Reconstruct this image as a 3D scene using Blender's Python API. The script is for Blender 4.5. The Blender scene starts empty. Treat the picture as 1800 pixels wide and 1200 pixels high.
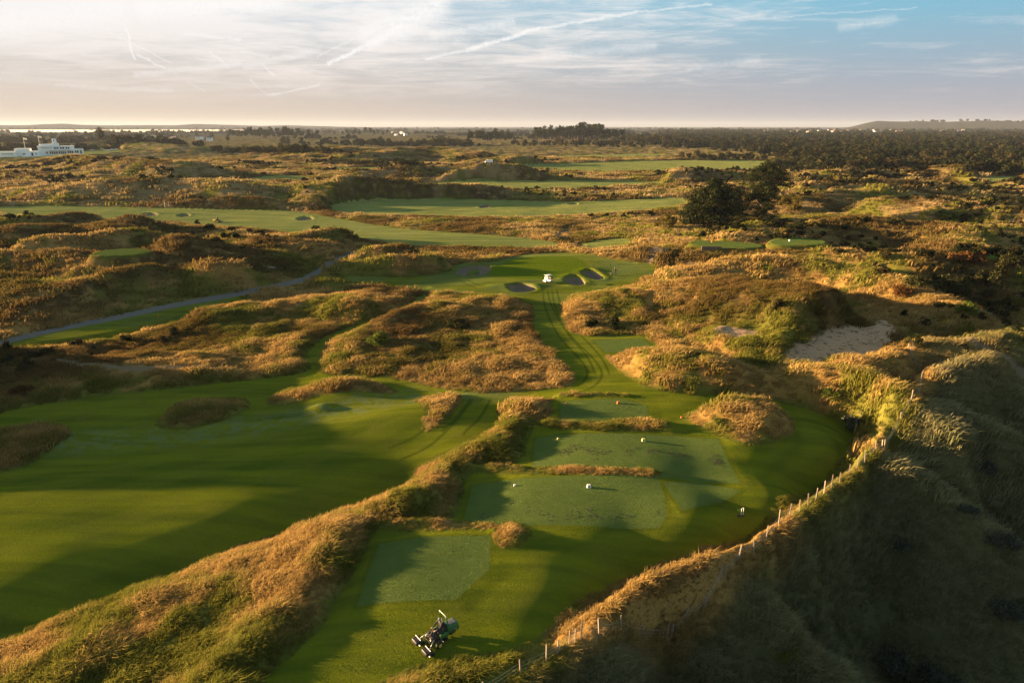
import bpy, bmesh, math, random
import numpy as np
from mathutils import Vector, Matrix, Euler
R = math.radians
rng = np.random.default_rng(7)
random.seed(7)
scene = bpy.context.scene
COL = scene.collection

# ------------------------------------------------------------------ camera
CAM_H = 28.0
PITCH = R(17.5)
cd = bpy.data.cameras.new('camera'); cam = bpy.data.objects.new('camera', cd); COL.objects.link(cam)
cd.sensor_width = 36; cd.lens = 24.0; cd.clip_start = 0.5; cd.clip_end = 90000
cam.location = (0, 0, CAM_H); cam.rotation_euler = (R(90) - PITCH, 0, 0)
scene.camera = cam
scene.view_settings.view_transform = 'Standard'; scene.view_settings.look = 'None'
scene.view_settings.exposure = 2.62; scene.view_settings.gamma = 1.0
scene.cycles.use_denoising = True
scene.cycles.use_adaptive_sampling = True
scene.cycles.adaptive_threshold = 0.008
scene.cycles.denoising_prefilter = 'NONE'; scene.cycles.denoising_input_passes = 'RGB_ALBEDO_NORMAL'
scene.cycles.max_bounces = 5; scene.cycles.diffuse_bounces = 2; scene.cycles.glossy_bounces = 1
scene.cycles.transmission_bounces = 2; scene.cycles.volume_bounces = 0; scene.cycles.transparent_max_bounces = 6
scene.cycles.sample_clamp_indirect = 4.0

# ------------------------------------------------------------------ sun and sky
SUN_EL = R(7.0)
SUN_AZ = R(-80.0)            # angle from +Y towards +X
sund = bpy.data.lights.new('sun', 'SUN'); sun = bpy.data.objects.new('sun', sund); COL.objects.link(sun)
sund.energy = 5.0; sund.angle = R(0.6); sund.color = (1.0, 0.65, 0.32)
to_sun = Vector((math.sin(SUN_AZ)*math.cos(SUN_EL), math.cos(SUN_AZ)*math.cos(SUN_EL), math.sin(SUN_EL)))
sun.rotation_euler = to_sun.to_track_quat('Z', 'Y').to_euler(); sun.location = to_sun*300

def pix_dir(u, v):
    xc = (u - 900)/1200.0; yc = (600 - v)/1200.0
    c, s = math.cos(PITCH), math.sin(PITCH)
    return (xc, c + yc*s, -s + yc*c)

class NT:
    """tiny node-tree writer"""
    def __init__(s, nt): s.nt = nt; nt.nodes.clear()
    def n(s, t, **kw):
        nd = s.nt.nodes.new(t)
        for k, v in kw.items():
            if k.startswith('i_'):
                key = k[2:]; key = int(key) if key.isdigit() else key
                s.put(nd.inputs[key], v)
            else: setattr(nd, k, v)
        return nd
    def put(s, sock, v):
        if isinstance(v, bpy.types.NodeSocket): s.nt.links.new(v, sock)
        elif isinstance(v, bpy.types.Node): s.nt.links.new(v.outputs[0], sock)
        else:
            if isinstance(v, tuple) and len(v) == 3 and sock.type == 'RGBA': v = v + (1,)
            sock.default_value = v
    def m(s, op, a, b=0.0, c=None, clamp=False):
        nd = s.nt.nodes.new('ShaderNodeMath'); nd.operation = op; nd.use_clamp = clamp
        s.put(nd.inputs[0], a)
        if op not in ('SQRT', 'ABSOLUTE', 'SINE', 'COSINE', 'ARCSINE', 'FRACT', 'EXPONENT', 'FLOOR'): s.put(nd.inputs[1], b)
        if c is not None: s.put(nd.inputs[2], c)
        return nd.outputs[0]
    def vm(s, op, a, b=(0, 0, 0), scale=None):
        nd = s.nt.nodes.new('ShaderNodeVectorMath'); nd.operation = op
        s.put(nd.inputs[0], a)
        if op != 'NORMALIZE' and op != 'SCALE': s.put(nd.inputs[1], b)
        if scale is not None: s.put(nd.inputs['Scale'], scale)
        return nd.outputs[0]
    def mix(s, f, a, b, blend='MIX'):
        nd = s.nt.nodes.new('ShaderNodeMix'); nd.data_type = 'RGBA'; nd.blend_type = blend
        s.put(nd.inputs[0], f); s.put(nd.inputs[6], a); s.put(nd.inputs[7], b)
        return nd.outputs[2]
    def ss(s, v, a, b, lo=0.0, hi=1.0):
        nd = s.nt.nodes.new('ShaderNodeMapRange'); nd.interpolation_type = 'SMOOTHSTEP'
        s.put(nd.inputs[0], v); s.put(nd.inputs[1], a); s.put(nd.inputs[2], b); s.put(nd.inputs[3], lo); s.put(nd.inputs[4], hi)
        return nd.outputs[0]
    def noise(s, vec, scale, detail=3.0, rough=0.5, dist=0.0, out=0):
        nd = s.nt.nodes.new('ShaderNodeTexNoise'); nd.inputs['Scale'].default_value = scale
        nd.inputs['Detail'].default_value = detail; nd.inputs['Roughness'].default_value = rough
        nd.inputs['Distortion'].default_value = dist
        if vec is not None: s.put(nd.inputs['Vector'], vec)
        return nd.outputs[out]
    def attr(s, name, typ='GEOMETRY', out='Fac'):
        nd = s.nt.nodes.new('ShaderNodeAttribute'); nd.attribute_name = name; nd.attribute_type = typ
        return nd.outputs[out]

def build_world():
    w = bpy.data.worlds.new('World'); scene.world = w; w.use_nodes = True
    t = NT(w.node_tree)
    out = t.n('ShaderNodeOutputWorld')
    sky = t.n('ShaderNodeTexSky'); sky.sky_type = 'NISHITA'; sky.sun_disc = False
    sky.sun_elevation = SUN_EL; sky.sun_rotation = SUN_AZ
    sky.air_density = 1.2; sky.dust_density = 0.6; sky.ozone_density = 1.5; sky.altitude = 30
    d = t.n('ShaderNodeTexCoord').outputs['Generated']
    sep = t.n('ShaderNodeSeparateXYZ'); t.put(sep.inputs[0], d)
    x, y, z = sep.outputs
    az = t.m('ARCTAN2', x, y)                      # radians, + to the right
    el = t.m('ARCSINE', z)
    # hue of the clear air: blue high and away from the sun, pearly low and sunward
    high = t.ss(el, 0.0, 0.19)
    right = t.ss(az, -0.55, 0.60)
    base = t.mix(high, (0.63, 0.52, 0.43), (0.54, 0.64, 0.73))
    blue = t.mix(high, (0.42, 0.41, 0.465), (0.18, 0.54, 0.73))
    air = t.mix(right, base, blue)
    glowf = t.m('MULTIPLY', t.ss(az, 0.35, -0.75), t.ss(el, -0.02, 0.13))
    air = t.mix(t.m('MULTIPLY', glowf, 0.22), air, (0.98, 0.96, 0.95))
    # high cirrus laid on a plane far above
    zz = t.m('ADD', t.m('MAXIMUM', z, 0.0), 0.055)
    pl = t.n('ShaderNodeCombineXYZ'); t.put(pl.inputs[0], t.m('DIVIDE', x, zz)); t.put(pl.inputs[1], t.m('DIVIDE', y, zz))
    def rotmap(sc, ang, loc=(0, 0, 0)):
        mp = t.n('ShaderNodeMapping'); t.put(mp.inputs[0], pl.outputs[0]); mp.inputs['Scale'].default_value = sc
        mp.inputs['Rotation'].default_value = (0, 0, ang); mp.inputs['Location'].default_value = loc
        return mp.outputs[0]
    n1 = t.noise(rotmap((0.42, 1.0, 1), R(-30), (3.1, 1.2, 0)), 0.9, 12, 0.68, 1.5)
    n2 = t.noise(rotmap((0.22, 1.5, 1), R(-14), (8.3, 4.2, 0)), 1.2, 8, 0.66, 1.6)
    n3 = t.noise(rotmap((1, 1, 1), 0, (1.3, 7.7, 0)), 0.22, 3, 0.5, 0.3)
    fe = t.n('ShaderNodeCombineXYZ'); t.put(fe.inputs[0], az); t.put(fe.inputs[1], el)
    mpf = t.n('ShaderNodeMapping'); t.put(mpf.inputs[0], fe.outputs[0]); mpf.inputs['Rotation'].default_value = (0, 0, R(-17)); mpf.inputs['Scale'].default_value = (5.5, 42, 1)
    nf = t.noise(mpf.outputs[0], 1.0, 10, 0.66, 1.3)
    mpg = t.n('ShaderNodeMapping'); t.put(mpg.inputs[0], fe.outputs[0]); mpg.inputs['Rotation'].default_value = (0, 0, R(9)); mpg.inputs['Scale'].default_value = (7, 60, 1)
    ng_ = t.noise(mpg.outputs[0], 1.0, 10, 0.7, 2.0)
    cov = t.ss(az, 0.62, -0.5, -0.10, 0.08)
    c = t.m('ADD', t.m('ADD', t.m('MULTIPLY', n1, 0.45), t.m('ADD', t.m('MULTIPLY', n2, 0.25), 0.165)), cov)
    c = t.m('ADD', c, t.m('MULTIPLY', t.m('SUBTRACT', n3, 0.5), 0.35))
    c = t.m('ADD', c, t.m('ADD', t.m('MULTIPLY', t.m('SUBTRACT', nf, 0.5), 0.75), t.m('MULTIPLY', t.m('SUBTRACT', ng_, 0.5), 0.45)))
    for (bu, bv, ru, rv, amt) in [(120, 10, .30, .045, .26), (690, 45, .085, .06, .12), (1080, 100, .22, .035, .08), (420, 118, .15, .03, .05)]:
        q = Vector(pix_dir(bu, bv)).normalized(); qa, qe = math.atan2(q.x, q.y), math.asin(q.z)
        g1 = t.m('DIVIDE', t.m('SUBTRACT', az, qa), ru); g2 = t.m('DIVIDE', t.m('SUBTRACT', el, qe), rv)
        gg = t.m('ADD', t.m('MULTIPLY', g1, g1), t.m('MULTIPLY', g2, g2)); c = t.m('ADD', c, t.ss(gg, 0.0, 1.6, amt, 0.0))
    cl = t.ss(c, 0.40, 0.82)
    cl = t.m('MULTIPLY', cl, t.ss(el, 0.012, 0.075))
    cloudcol = t.mix(high, (0.86, 0.76, 0.71), (0.97, 0.96, 0.95))
    colr = t.mix(t.m('MULTIPLY', cl, 0.95), air, cloudcol)
    # bright streaks and contrails: (u0,v0,u1,v1,width,strength)
    trails = [(220, 48, 237, 104, 2.2, .8), (578, 112, 650, 78, 4, 1.0), (650, 78, 700, 48, 11, .95), (700, 48, 770, 8, 26, .9), (640, 60, 720, 20, 14, .6), (760, 60, 900, 40, 8, .5),
              (750, 104, 830, 86, 3.0, .6), (822, 88, 950, 50, 4, .95), (950, 50, 1120, 22, 3.2, .7), (1120, 22, 1250, 8, 2, .5),
              (245, 98, 290, 120, 2.5, .6), (180, 50, 300, 110, 1.4, .4), (370, 92, 400, 116, 3, .5), (425, 92, 470, 100, 3, .5),
              (470, 168, 560, 150, 2.2, .5), (255, 14, 480, 3, 22, .75), (0, 40, 200, 14, 30, .6), (325, 60, 420, 70, 3, .5),
              (440, 140, 465, 165, 1.6, .4), (240, 132, 420, 112, 6, .35), (430, 118, 560, 88, 6, .35), (100, 150, 300, 160, 4, .25), (1480, 48, 1570, 34, 9, .26), (1360, 30, 1610, 14, 1.5, .25), (330, 145, 362, 163, 1.2, .3),
              (460, 112, 480, 132, 2.4, .5), (560, 100, 620, 70, 2.0, .4), (960, 98, 1150, 82, 9, .35), (1210, 122, 1330, 106, 7, .22)]
    wob = t.noise(None, 60, 4, 0.6, out=1); wobn = wob.node; t.put(wobn.inputs['Vector'], d)
    ws = t.n('ShaderNodeSeparateColor'); t.put(ws.inputs[0], wob)
    dz = t.m('MULTIPLY', t.m('SUBTRACT', ws.outputs[0], 0.5), 0.0075)
    dx = t.m('MULTIPLY', t.m('SUBTRACT', ws.outputs[1], 0.5), 0.012)
    ax = t.m('ADD', az, dx); ey = t.m('ADD', el, dz)
    fray = t.noise(None, 180, 5, 0.7, 0.5); t.put(fray.node.inputs['Vector'], d)
    tot = None
    for (u0, v0, u1, v1, wd, st) in trails:
        a = Vector(pix_dir(u0, v0)).normalized(); b = Vector(pix_dir(u1, v1)).normalized()
        A = (math.atan2(a.x, a.y), math.asin(a.z)); B = (math.atan2(b.x, b.y), math.asin(b.z))
        Lx, Ly = B[0]-A[0], B[1]-A[1]; LL = Lx*Lx + Ly*Ly
        px = t.m('SUBTRACT', ax, A[0]); py = t.m('SUBTRACT', ey, A[1])
        h = t.m('ADD', t.m('MULTIPLY', px, Lx/LL), t.m('MULTIPLY', py, Ly/LL), clamp=True)
        qx = t.m('SUBTRACT', px, t.m('MULTIPLY', h, Lx)); qy = t.m('SUBTRACT', py, t.m('MULTIPLY', h, Ly))
        dd = t.m('SQRT', t.m('ADD', t.m('MULTIPLY', qx, qx), t.m('MULTIPLY', qy, qy)))
        f = t.ss(dd, 0.0, wd/1200.0*1.25, st, 0.0)
        tot = f if tot is None else t.m('MAXIMUM', tot, f)
    tot = t.m('MULTIPLY', tot, t.ss(fray, 0.30, 0.58, 0.45, 1.0))
    colr = t.mix(tot, colr, (1.0, 0.985, 0.97))
    # the physical sky lights the land; the air and cloud colours sit on it
    nish = t.n('ShaderNodeBackground'); t.put(nish.inputs[0], t.mix(1.0, sky.outputs[0], (1.0, 0.93, 0.80), 'MULTIPLY')); nish.inputs[1].default_value = 0.06
    lowband = t.ss(el, 0.30, 0.17)                 # clouds thin out above the band seen here
    bg2 = t.n('ShaderNodeBackground'); t.put(bg2.inputs[0], colr); bg2.inputs[1].default_value = 0.161
    mx = t.n('ShaderNodeMixShader'); t.put(mx.inputs[0], lowband); t.put(mx.inputs[1], nish.outputs[0]); t.put(mx.inputs[2], bg2.outputs[0])
    t.put(out.inputs[0], mx.outputs[0])
build_world()

# ------------------------------------------------------------------ noise, polygons
def _perm(seed):
    r = np.random.default_rng(seed); p = r.permutation(256); return np.concatenate([p, p, p])
_PC = {}
def pnoise(x, y, seed=0):
    if seed not in _PC:
        r = np.random.default_rng(seed + 999); a = r.random(256)*2*np.pi
        _PC[seed] = (_perm(seed), np.cos(a), np.sin(a))
    p, gx, gy = _PC[seed]
    xi = np.floor(x).astype(np.int64); yi = np.floor(y).astype(np.int64)
    xf = x - xi; yf = y - yi; xi &= 255; yi &= 255
    u = xf*xf*xf*(xf*(xf*6-15)+10); v = yf*yf*yf*(yf*(yf*6-15)+10)
    def g(ix, iy, fx, fy):
        h = p[p[ix & 255] + (iy & 255)]; return gx[h]*fx + gy[h]*fy
    a = g(xi, yi, xf, yf); b = g(xi+1, yi, xf-1, yf); c = g(xi, yi+1, xf, yf-1); d = g(xi+1, yi+1, xf-1, yf-1)
    return (a + u*(b-a)) + v*((c + u*(d-c)) - (a + u*(b-a)))      # about -0.7..0.7
def fbm(x, y, wl, octv=3, seed=0, gain=0.5):
    s = 0; a = 1.0
    for k in range(octv):
        s = s + a*pnoise(x/wl + 17.3*k, y/wl - 9.1*k, seed + k); wl = wl*0.5; a *= gain
    return s
def ridged(x, y, wl, octv=3, seed=0):
    s = 0; a = 1.0; tot = 0
    for k in range(octv):
        s = s + a*(1 - np.minimum(1, 2.2*np.abs(pnoise(x/wl + 5.7*k, y/wl + 3.3*k, seed + k)))); tot += a; wl *= 0.5; a *= 0.45
    return s/tot
def sst(v, a, b):
    t = np.clip((v - a)/(b - a), 0, 1); return t*t*(3 - 2*t)

def ray_at(u, v, z=0.0):
    d = pix_dir(u, v); t = (z - CAM_H)/d[2]; return (d[0]*t, d[1]*t)

# macro level of the land: control points (photo pixel on the ground, height in metres)
CTRL = [(750,1100,0),(900,1000,0),(750,980,0),(1000,880,0),(1200,880,0),(1100,790,.3),(1350,850,0),(1050,720,.3),(1300,760,.2),(1420,745,.3),
 (1150,690,.3),(1080,640,0),(1000,560,-.5),(960,510,-1),(960,470,-.4),(1100,480,-.8),(700,495,-1.5),(600,1180,0),(560,1250,0),(900,1120,0),
 (-300,1100,-2),(0,1000,-2),(300,900,-1.7),(500,820,-1.7),(600,760,-1.7),(760,720,-1.1),(840,740,-.8),(850,690,-.6),(200,760,-2.2),(0,720,-2.2),(400,690,-1.9),(-300,800,-2.1),(-800,1000,-2.2),(60,960,-1.6),(250,860,-1.6),(400,880,-1.6),(100,1050,-2.5),(330,970,-2.5),(480,915,-2.4),(620,865,-2.0),(0,1090,-2.5),(700,800,-1.6),(560,790,-1.6),(300,1060,-1.4),(150,1150,-1.2),(500,985,-.7),(560,950,-.9),(400,1030,-1.1),(0,277,-2.6),(60,274,-1.6),(146,270,0.2),(230,264,0.4),
 (200,600,-3),(0,600,-3),(450,560,-2.5),(500,600,-2),(700,620,-1),(800,560,-.8),(900,640,-.3),(-300,560,-2.5),
 (1800,1200,-15),(1600,1200,-12),(1400,1200,-8.5),(1200,1200,-4.5),(1000,1200,-1.8),(1800,1000,-13),(1600,1000,-8),(1420,1050,-5.5),(1800,850,-9),(1700,760,-6),(1800,700,-5),
 (1700,620,-3),(2000,1100,-16),(2100,700,-6),(1250,1080,-2.6),(1500,900,-3.5),(1600,820,-3.5),
 (0,450,-1),(300,450,-.5),(600,470,-1.5),(900,430,-2),(1300,440,0),(1500,440,.5),(1700,450,0),(2000,450,0),(0,372,-3),(300,375,-3),(600,385,-3),(900,370,-3),(1300,370,-2),(1700,370,-1),(-300,400,-2),
 (0,310,-2),(450,310,-3),(900,310,-3),(1300,300,-3),(1700,310,-2),(0,270,-2),(900,260,-3),(1700,260,-2),(2200,300,-2),(-400,300,-2),
 (1250,560,0),(1450,640,0),(1300,520,.5),(1500,540,0),(200,470,-1),(1400,600,.6)]
_cx = np.array([ray_at(u, v, z)[0] for u, v, z in CTRL]); _cy = np.array([ray_at(u, v, z)[1] for u, v, z in CTRL]); _cz = np.array([c[2] for c in CTRL], float)
_cl = np.log(np.hypot(_cx, _cy)); _ca = np.arctan2(_cx, _cy)
def base_z(x, y):
    r = np.hypot(x, y) + 1.0; l = np.log(r); a = np.arctan2(x, y)
    num = np.zeros_like(l); den = np.full_like(l, 1e-4); num += 1e-4*-3.0
    for i in range(len(_cz)):
        d2 = ((l - _cl[i])/0.075)**2 + ((a - _ca[i])/0.075)**2
        w = 1.0/(1.0 + d2)**2.2; num += w*_cz[i]; den += w
    return num/den
def hit(u, v, z=None):
    """where the sight line of a photo pixel meets the land (or a given level)"""
    if z is not None: return ray_at(u, v, z)
    zz = -1.0
    for _ in range(14):
        x, y = ray_at(u, v, zz); zn = float(base_z(np.array([x]), np.array([y]))[0]); zz = 0.5*(zz + zn)
    return ray_at(u, v, zz)
def poly_world(pts, z=None): return np.array([hit(p[0], p[1], z if len(p) < 3 else p[2]) for p in pts])
def smooth_poly(P, n=2, closed=True):
    for _ in range(n):
        Q = np.roll(P, -1, 0) if closed else P[1:]; Pm = P if closed else P[:-1]
        a = 0.75*Pm + 0.25*Q; b = 0.25*Pm + 0.75*Q
        N = np.empty((2*len(a), P.shape[1])); N[0::2] = a; N[1::2] = b
        if not closed: N = np.vstack([P[:1], N, P[-1:]])
        P = N
    return P
def sdf_poly(x, y, P, lim=12.0):
    """positive inside; clipped to +-lim"""
    lim = float(lim); out = np.full(x.shape, -lim)
    m = (x > P[:, 0].min()-lim) & (x < P[:, 0].max()+lim) & (y > P[:, 1].min()-lim) & (y < P[:, 1].max()+lim)
    if not m.any(): return out
    X = x[m]; Y = y[m]; d2 = np.full(X.shape, lim*lim); ins = np.zeros(X.shape, bool)
    for i in range(len(P)):
        ax, ay = P[i]; bx, by = P[(i+1) % len(P)]
        ex, ey = bx-ax, by-ay; L = ex*ex+ey*ey + 1e-9
        t = np.clip(((X-ax)*ex + (Y-ay)*ey)/L, 0, 1)
        d2 = np.minimum(d2, (X-ax-t*ex)**2 + (Y-ay-t*ey)**2)
        c = (ay > Y) != (by > Y)
        if c.any(): ins ^= c & (X < ex*(Y-ay)/(by-ay if by != ay else 1e-9) + ax)
    d = np.sqrt(d2); out[m] = np.where(ins, d, -d); return out
def line_prof(x, y, P, lim):
    """distance to a polyline, side (+ = right of travel) and interpolated third column"""
    D = np.full(x.shape, 1e9); S = np.ones(x.shape); Z = np.zeros(x.shape)
    m = (x > P[:, 0].min()-lim) & (x < P[:, 0].max()+lim) & (y > P[:, 1].min()-lim) & (y < P[:, 1].max()+lim)
    if not m.any(): return D, S, Z
    X = x[m]; Y = y[m]; d2 = np.full(X.shape, 1e18); s = np.ones(X.shape); zz = np.zeros(X.shape)
    for i in range(len(P)-1):
        ax, ay, az_ = P[i]; bx, by, bz_ = P[i+1]
        ex, ey = bx-ax, by-ay; L = ex*ex+ey*ey + 1e-9
        t = np.clip(((X-ax)*ex + (Y-ay)*ey)/L, 0, 1)
        q = (X-ax-t*ex)**2 + (Y-ay-t*ey)**2; k = q < d2
        d2 = np.where(k, q, d2); s = np.where(k, np.sign(ex*(Y-ay) - ey*(X-ax))*-1, s); zz = np.where(k, az_ + t*(bz_-az_), zz)
    D[m] = np.sqrt(d2); S[m] = s; Z[m] = zz; return D, S, Z

# ------------------------------------------------------------------ course plan (photo pixels of the edges, laid on the land)
TEE_LAWN = [(440,1215),(540,1130),(600,1040),(640,970),(668,930),(800,920),(812,880),(825,826),(922,820),(933,752),(968,746),(972,700),(985,692),(940,688),
 (1000,680),(1018,668),(990,640),(955,600),(935,575),(940,545),(930,530),(905,522),(860,518),(815,515),(760,515),(720,508),(650,500),(590,492),
 (590,484),(660,488),(740,488),(790,478),(810,463),(860,462),(890,456),(915,447),(990,444),(1040,446),(1062,455),(1110,462),(1150,464),(1158,478),(1148,495),(1090,505),(1050,512),
 (1000,519),(986,530),(984,550),(992,573),(1010,588),(1042,591),(1130,588),(1158,610),(1164,618),(1064,622),(1072,640),(1105,664),(1140,684),
 (1200,692),(1270,696),(1340,702),(1400,713),(1450,732),(1490,752),(1505,770),(1485,792),(1455,840),(1400,870),(1360,893),(1310,943),(1240,968),(1140,992),
 (1050,1032),(990,1080),(925,1133),(870,1148),(780,1153),(700,1180),(630,1215)]
LEFT_FAIRWAY = [(-900,900),(-200,760),(0,725),(130,705),(260,690),(400,672),(500,657),(548,648),(535,630),(560,600),(600,580),(660,560),(720,535),(745,515),(752,518),(735,538),(680,562),(610,590),(572,608),(556,635),(560,656),(640,657),(700,664),(760,679),(830,690),(900,690),(990,681),(1000,690),(985,699),(890,700),(874,715),
 (873,745),(860,765),(800,788),(740,810),(700,845),(600,880),(480,925),(380,955),(310,990),(150,1050),(50,1085),(0,1110),(-200,1190),(-900,1300)]
DITCH_LAWN = [(-60,616),(0,603),(130,576),(300,538),(430,511),(445,517),(428,533),(380,549),(300,571),(200,593),(130,604),(50,616),(-60,630)]
FAR_FAIRWAYS = [
 [(-80,368),(0,363),(100,361),(200,364),(400,369),(520,371),(560,378),(640,392),(700,401),(760,407),(850,412),(950,421),(990,430),(960,437),(850,434),(760,434),(680,427),(600,418),(500,408),(400,399),(330,392),(200,386),(130,382),(0,380),(-80,384)],
 [(565,366),(600,357),(650,353),(760,351),(900,352),(1000,355),(1100,351),(1210,346),(1205,362),(1120,371),(1000,380),(900,382),(760,380),(620,377)],
 [(700,325),(800,318),(950,319),(1100,317),(1190,321),(1120,330),(950,335),(850,333),(740,331)],
 [(870,293),(1000,287),(1150,282),(1300,281),(1390,285),(1425,292),(1340,299),(1200,301),(1100,303),(980,302)],
 [(1685,326),(1715,313),(1800,308),(1850,330),(1780,334),(1720,332)],
 [(1408,349),(1440,342),(1505,347),(1508,354),(1430,356)],
 [(430,314),(470,309),(540,308),(548,317),(450,320)],
 [(1010,428),(1090,418),(1112,420),(1100,433),(1030,437)],
 [(-60,281),(0,279),(80,278),(150,274),(215,268),(212,262),(150,262),(60,264),(-60,266)], [(560,296),(700,292),(720,297),(600,301)], [(960,274),(1160,270),(1170,275),(980,279)]]
# raised small tees: outline, level
TEES = [([(666,938),(862,937),(860,1000),(835,1022),(803,1052),(626,1058)], 0),
 ([(830,833),(1157,839),(1168,870),(1172,905),(1160,920),(1080,923),(930,921),(812,917)], 0),
 ([(942,758),(1180,762),(1262,768),(1303,838),(1160,833),(934,824)], .3),
 ([(986,701),(1097,700),(1136,712),(1142,745),(1050,745),(985,743)], .3),
 ([(1044,594),(1130,591),(1155,616),(1064,619)], 0),
 ([(1165,846),(1230,842),(1305,855),(1260,877),(1200,896)], 0)]
HIGH_TEES = [([(166,446),(190,438),(262,437),(252,446),(172,449)], 3.8), ([(1216,425),(1240,422),(1337,428),(1330,436),(1222,432)], 3.3),
 ([(1360,421),(1385,417),(1440,420),(1450,428),(1400,431),(1358,430)], 4.0), ([(1690,443),(1710,440),(1780,446),(1785,453),(1720,450)], 4.6)]
GREEN = [(858,478),(880,465),(905,455),(950,450),(1000,450),(1026,458),(1034,470),(1015,480),(985,489),(940,492),(895,489),(866,486)]
ISLANDS = [[(1200,735),(1230,716),(1290,709),(1350,716),(1395,738),(1400,758),(1372,778),(1320,786),(1270,772),(1215,747)],
 [(272,742),(300,718),(350,700),(420,696),(442,704),(430,725),(380,742),(320,753),(285,753)],
 [(462,706),(500,682),(560,671),(620,666),(680,674),(702,689),(640,692),(560,700),(490,713)],
 [(722,702),(760,691),(805,691),(812,705),(795,740),(760,768),(741,768),(748,732),(735,706)],
 [(-60,765),(0,752),(60,741),(115,747),(132,770),(100,796),(50,822),(0,834),(-60,840)],
 [(870,936),(880,920),(912,914),(934,940),(915,960),(873,964)],
 [(985,693),(1098,692),(1104,699),(985,700)], [(935,756),(950,747),(1050,741),(1130,733),(1152,736),(1182,755),(1165,760),(1000,757)],
 [(822,826),(832,820),(932,823),(1165,830),(1158,838),(960,835),(828,832)], [(664,930),(672,926),(800,916),(872,920),(870,933),(668,937)]]
BUNKERS = [([(797,480),(808,470),(830,463),(860,465),(866,474),(850,483),(820,486)], 1.3), ([(892,506),(900,499),(917,497),(934,502),(945,508),(930,514),(905,514)], 1.2),
 ([(987,492),(1003,485),(1022,487),(1032,500),(1010,503)], 1.2), ([(1018,479),(1034,473),(1055,480),(1064,490),(1045,492)], 1.2),
 ([(246,376),(262,373),(278,375),(276,379),(252,380)], 1.0), ([(310,378),(325,375),(335,377),(330,381),(314,381)], 1.0), ([(520,384),(535,380),(552,382),(548,387),(525,388)], 1.0),
 ([(842,362),(855,359),(864,361),(860,364),(845,365)], 1.0), ([(995,358),(1008,356),(1018,358),(1010,361)], 1.0), ([(1710,318),(1726,315),(1736,318),(1724,321)], .8), ([(1712,327),(1730,324),(1740,327),(1728,330)], .8), ([(1780,330),(1793,327),(1803,330),(1793,333)], .8)]
BUNKER_ISLE = [(818,480),(824,475),(838,472),(843,476),(840,480),(826,483)]
BLOWOUT = [[(1380,655),(1372,640),(1395,618),(1440,600),(1480,603),(1515,608),(1548,604),(1566,628),(1568,652),(1520,655),(1470,645),(1430,652)],
 [(1245,598),(1265,593),(1330,600),(1335,608),(1290,612),(1255,608)]]
PATH = [(-120,625),(-20,606),(60,586),(130,571),(230,552),(300,536),(400,519),(470,505),(530,492),(560,478),(580,463),(603,449),(632,441),(660,438)]
TRACKS = [([(-60,640),(30,656),(150,668),(300,664),(420,650)], 0.9), ([(975,416),(1000,402),(1040,388),(1084,377)], 1.3), ([(1145,462),(1180,455),(1215,446),(1180,441),(1110,437),(1020,436)], 1.4), ([(868,412),(920,402),(975,394)], 0.8), ([(1660,690),(1715,720),(1800,745)], 0.9),([(1208,470),(1245,478),(1215,492),(1180,500)],.7)]
DITCHES = [([(60,606),(130,599),(200,587),(300,564),(380,543),(432,522),(500,505),(600,488)], 2.5, 1.25), ([(985,419),(1000,424),(1018,432)], 1.6, 1.6), ([(480,518),(620,500),(745,505)], .5, 1.2)]
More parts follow.
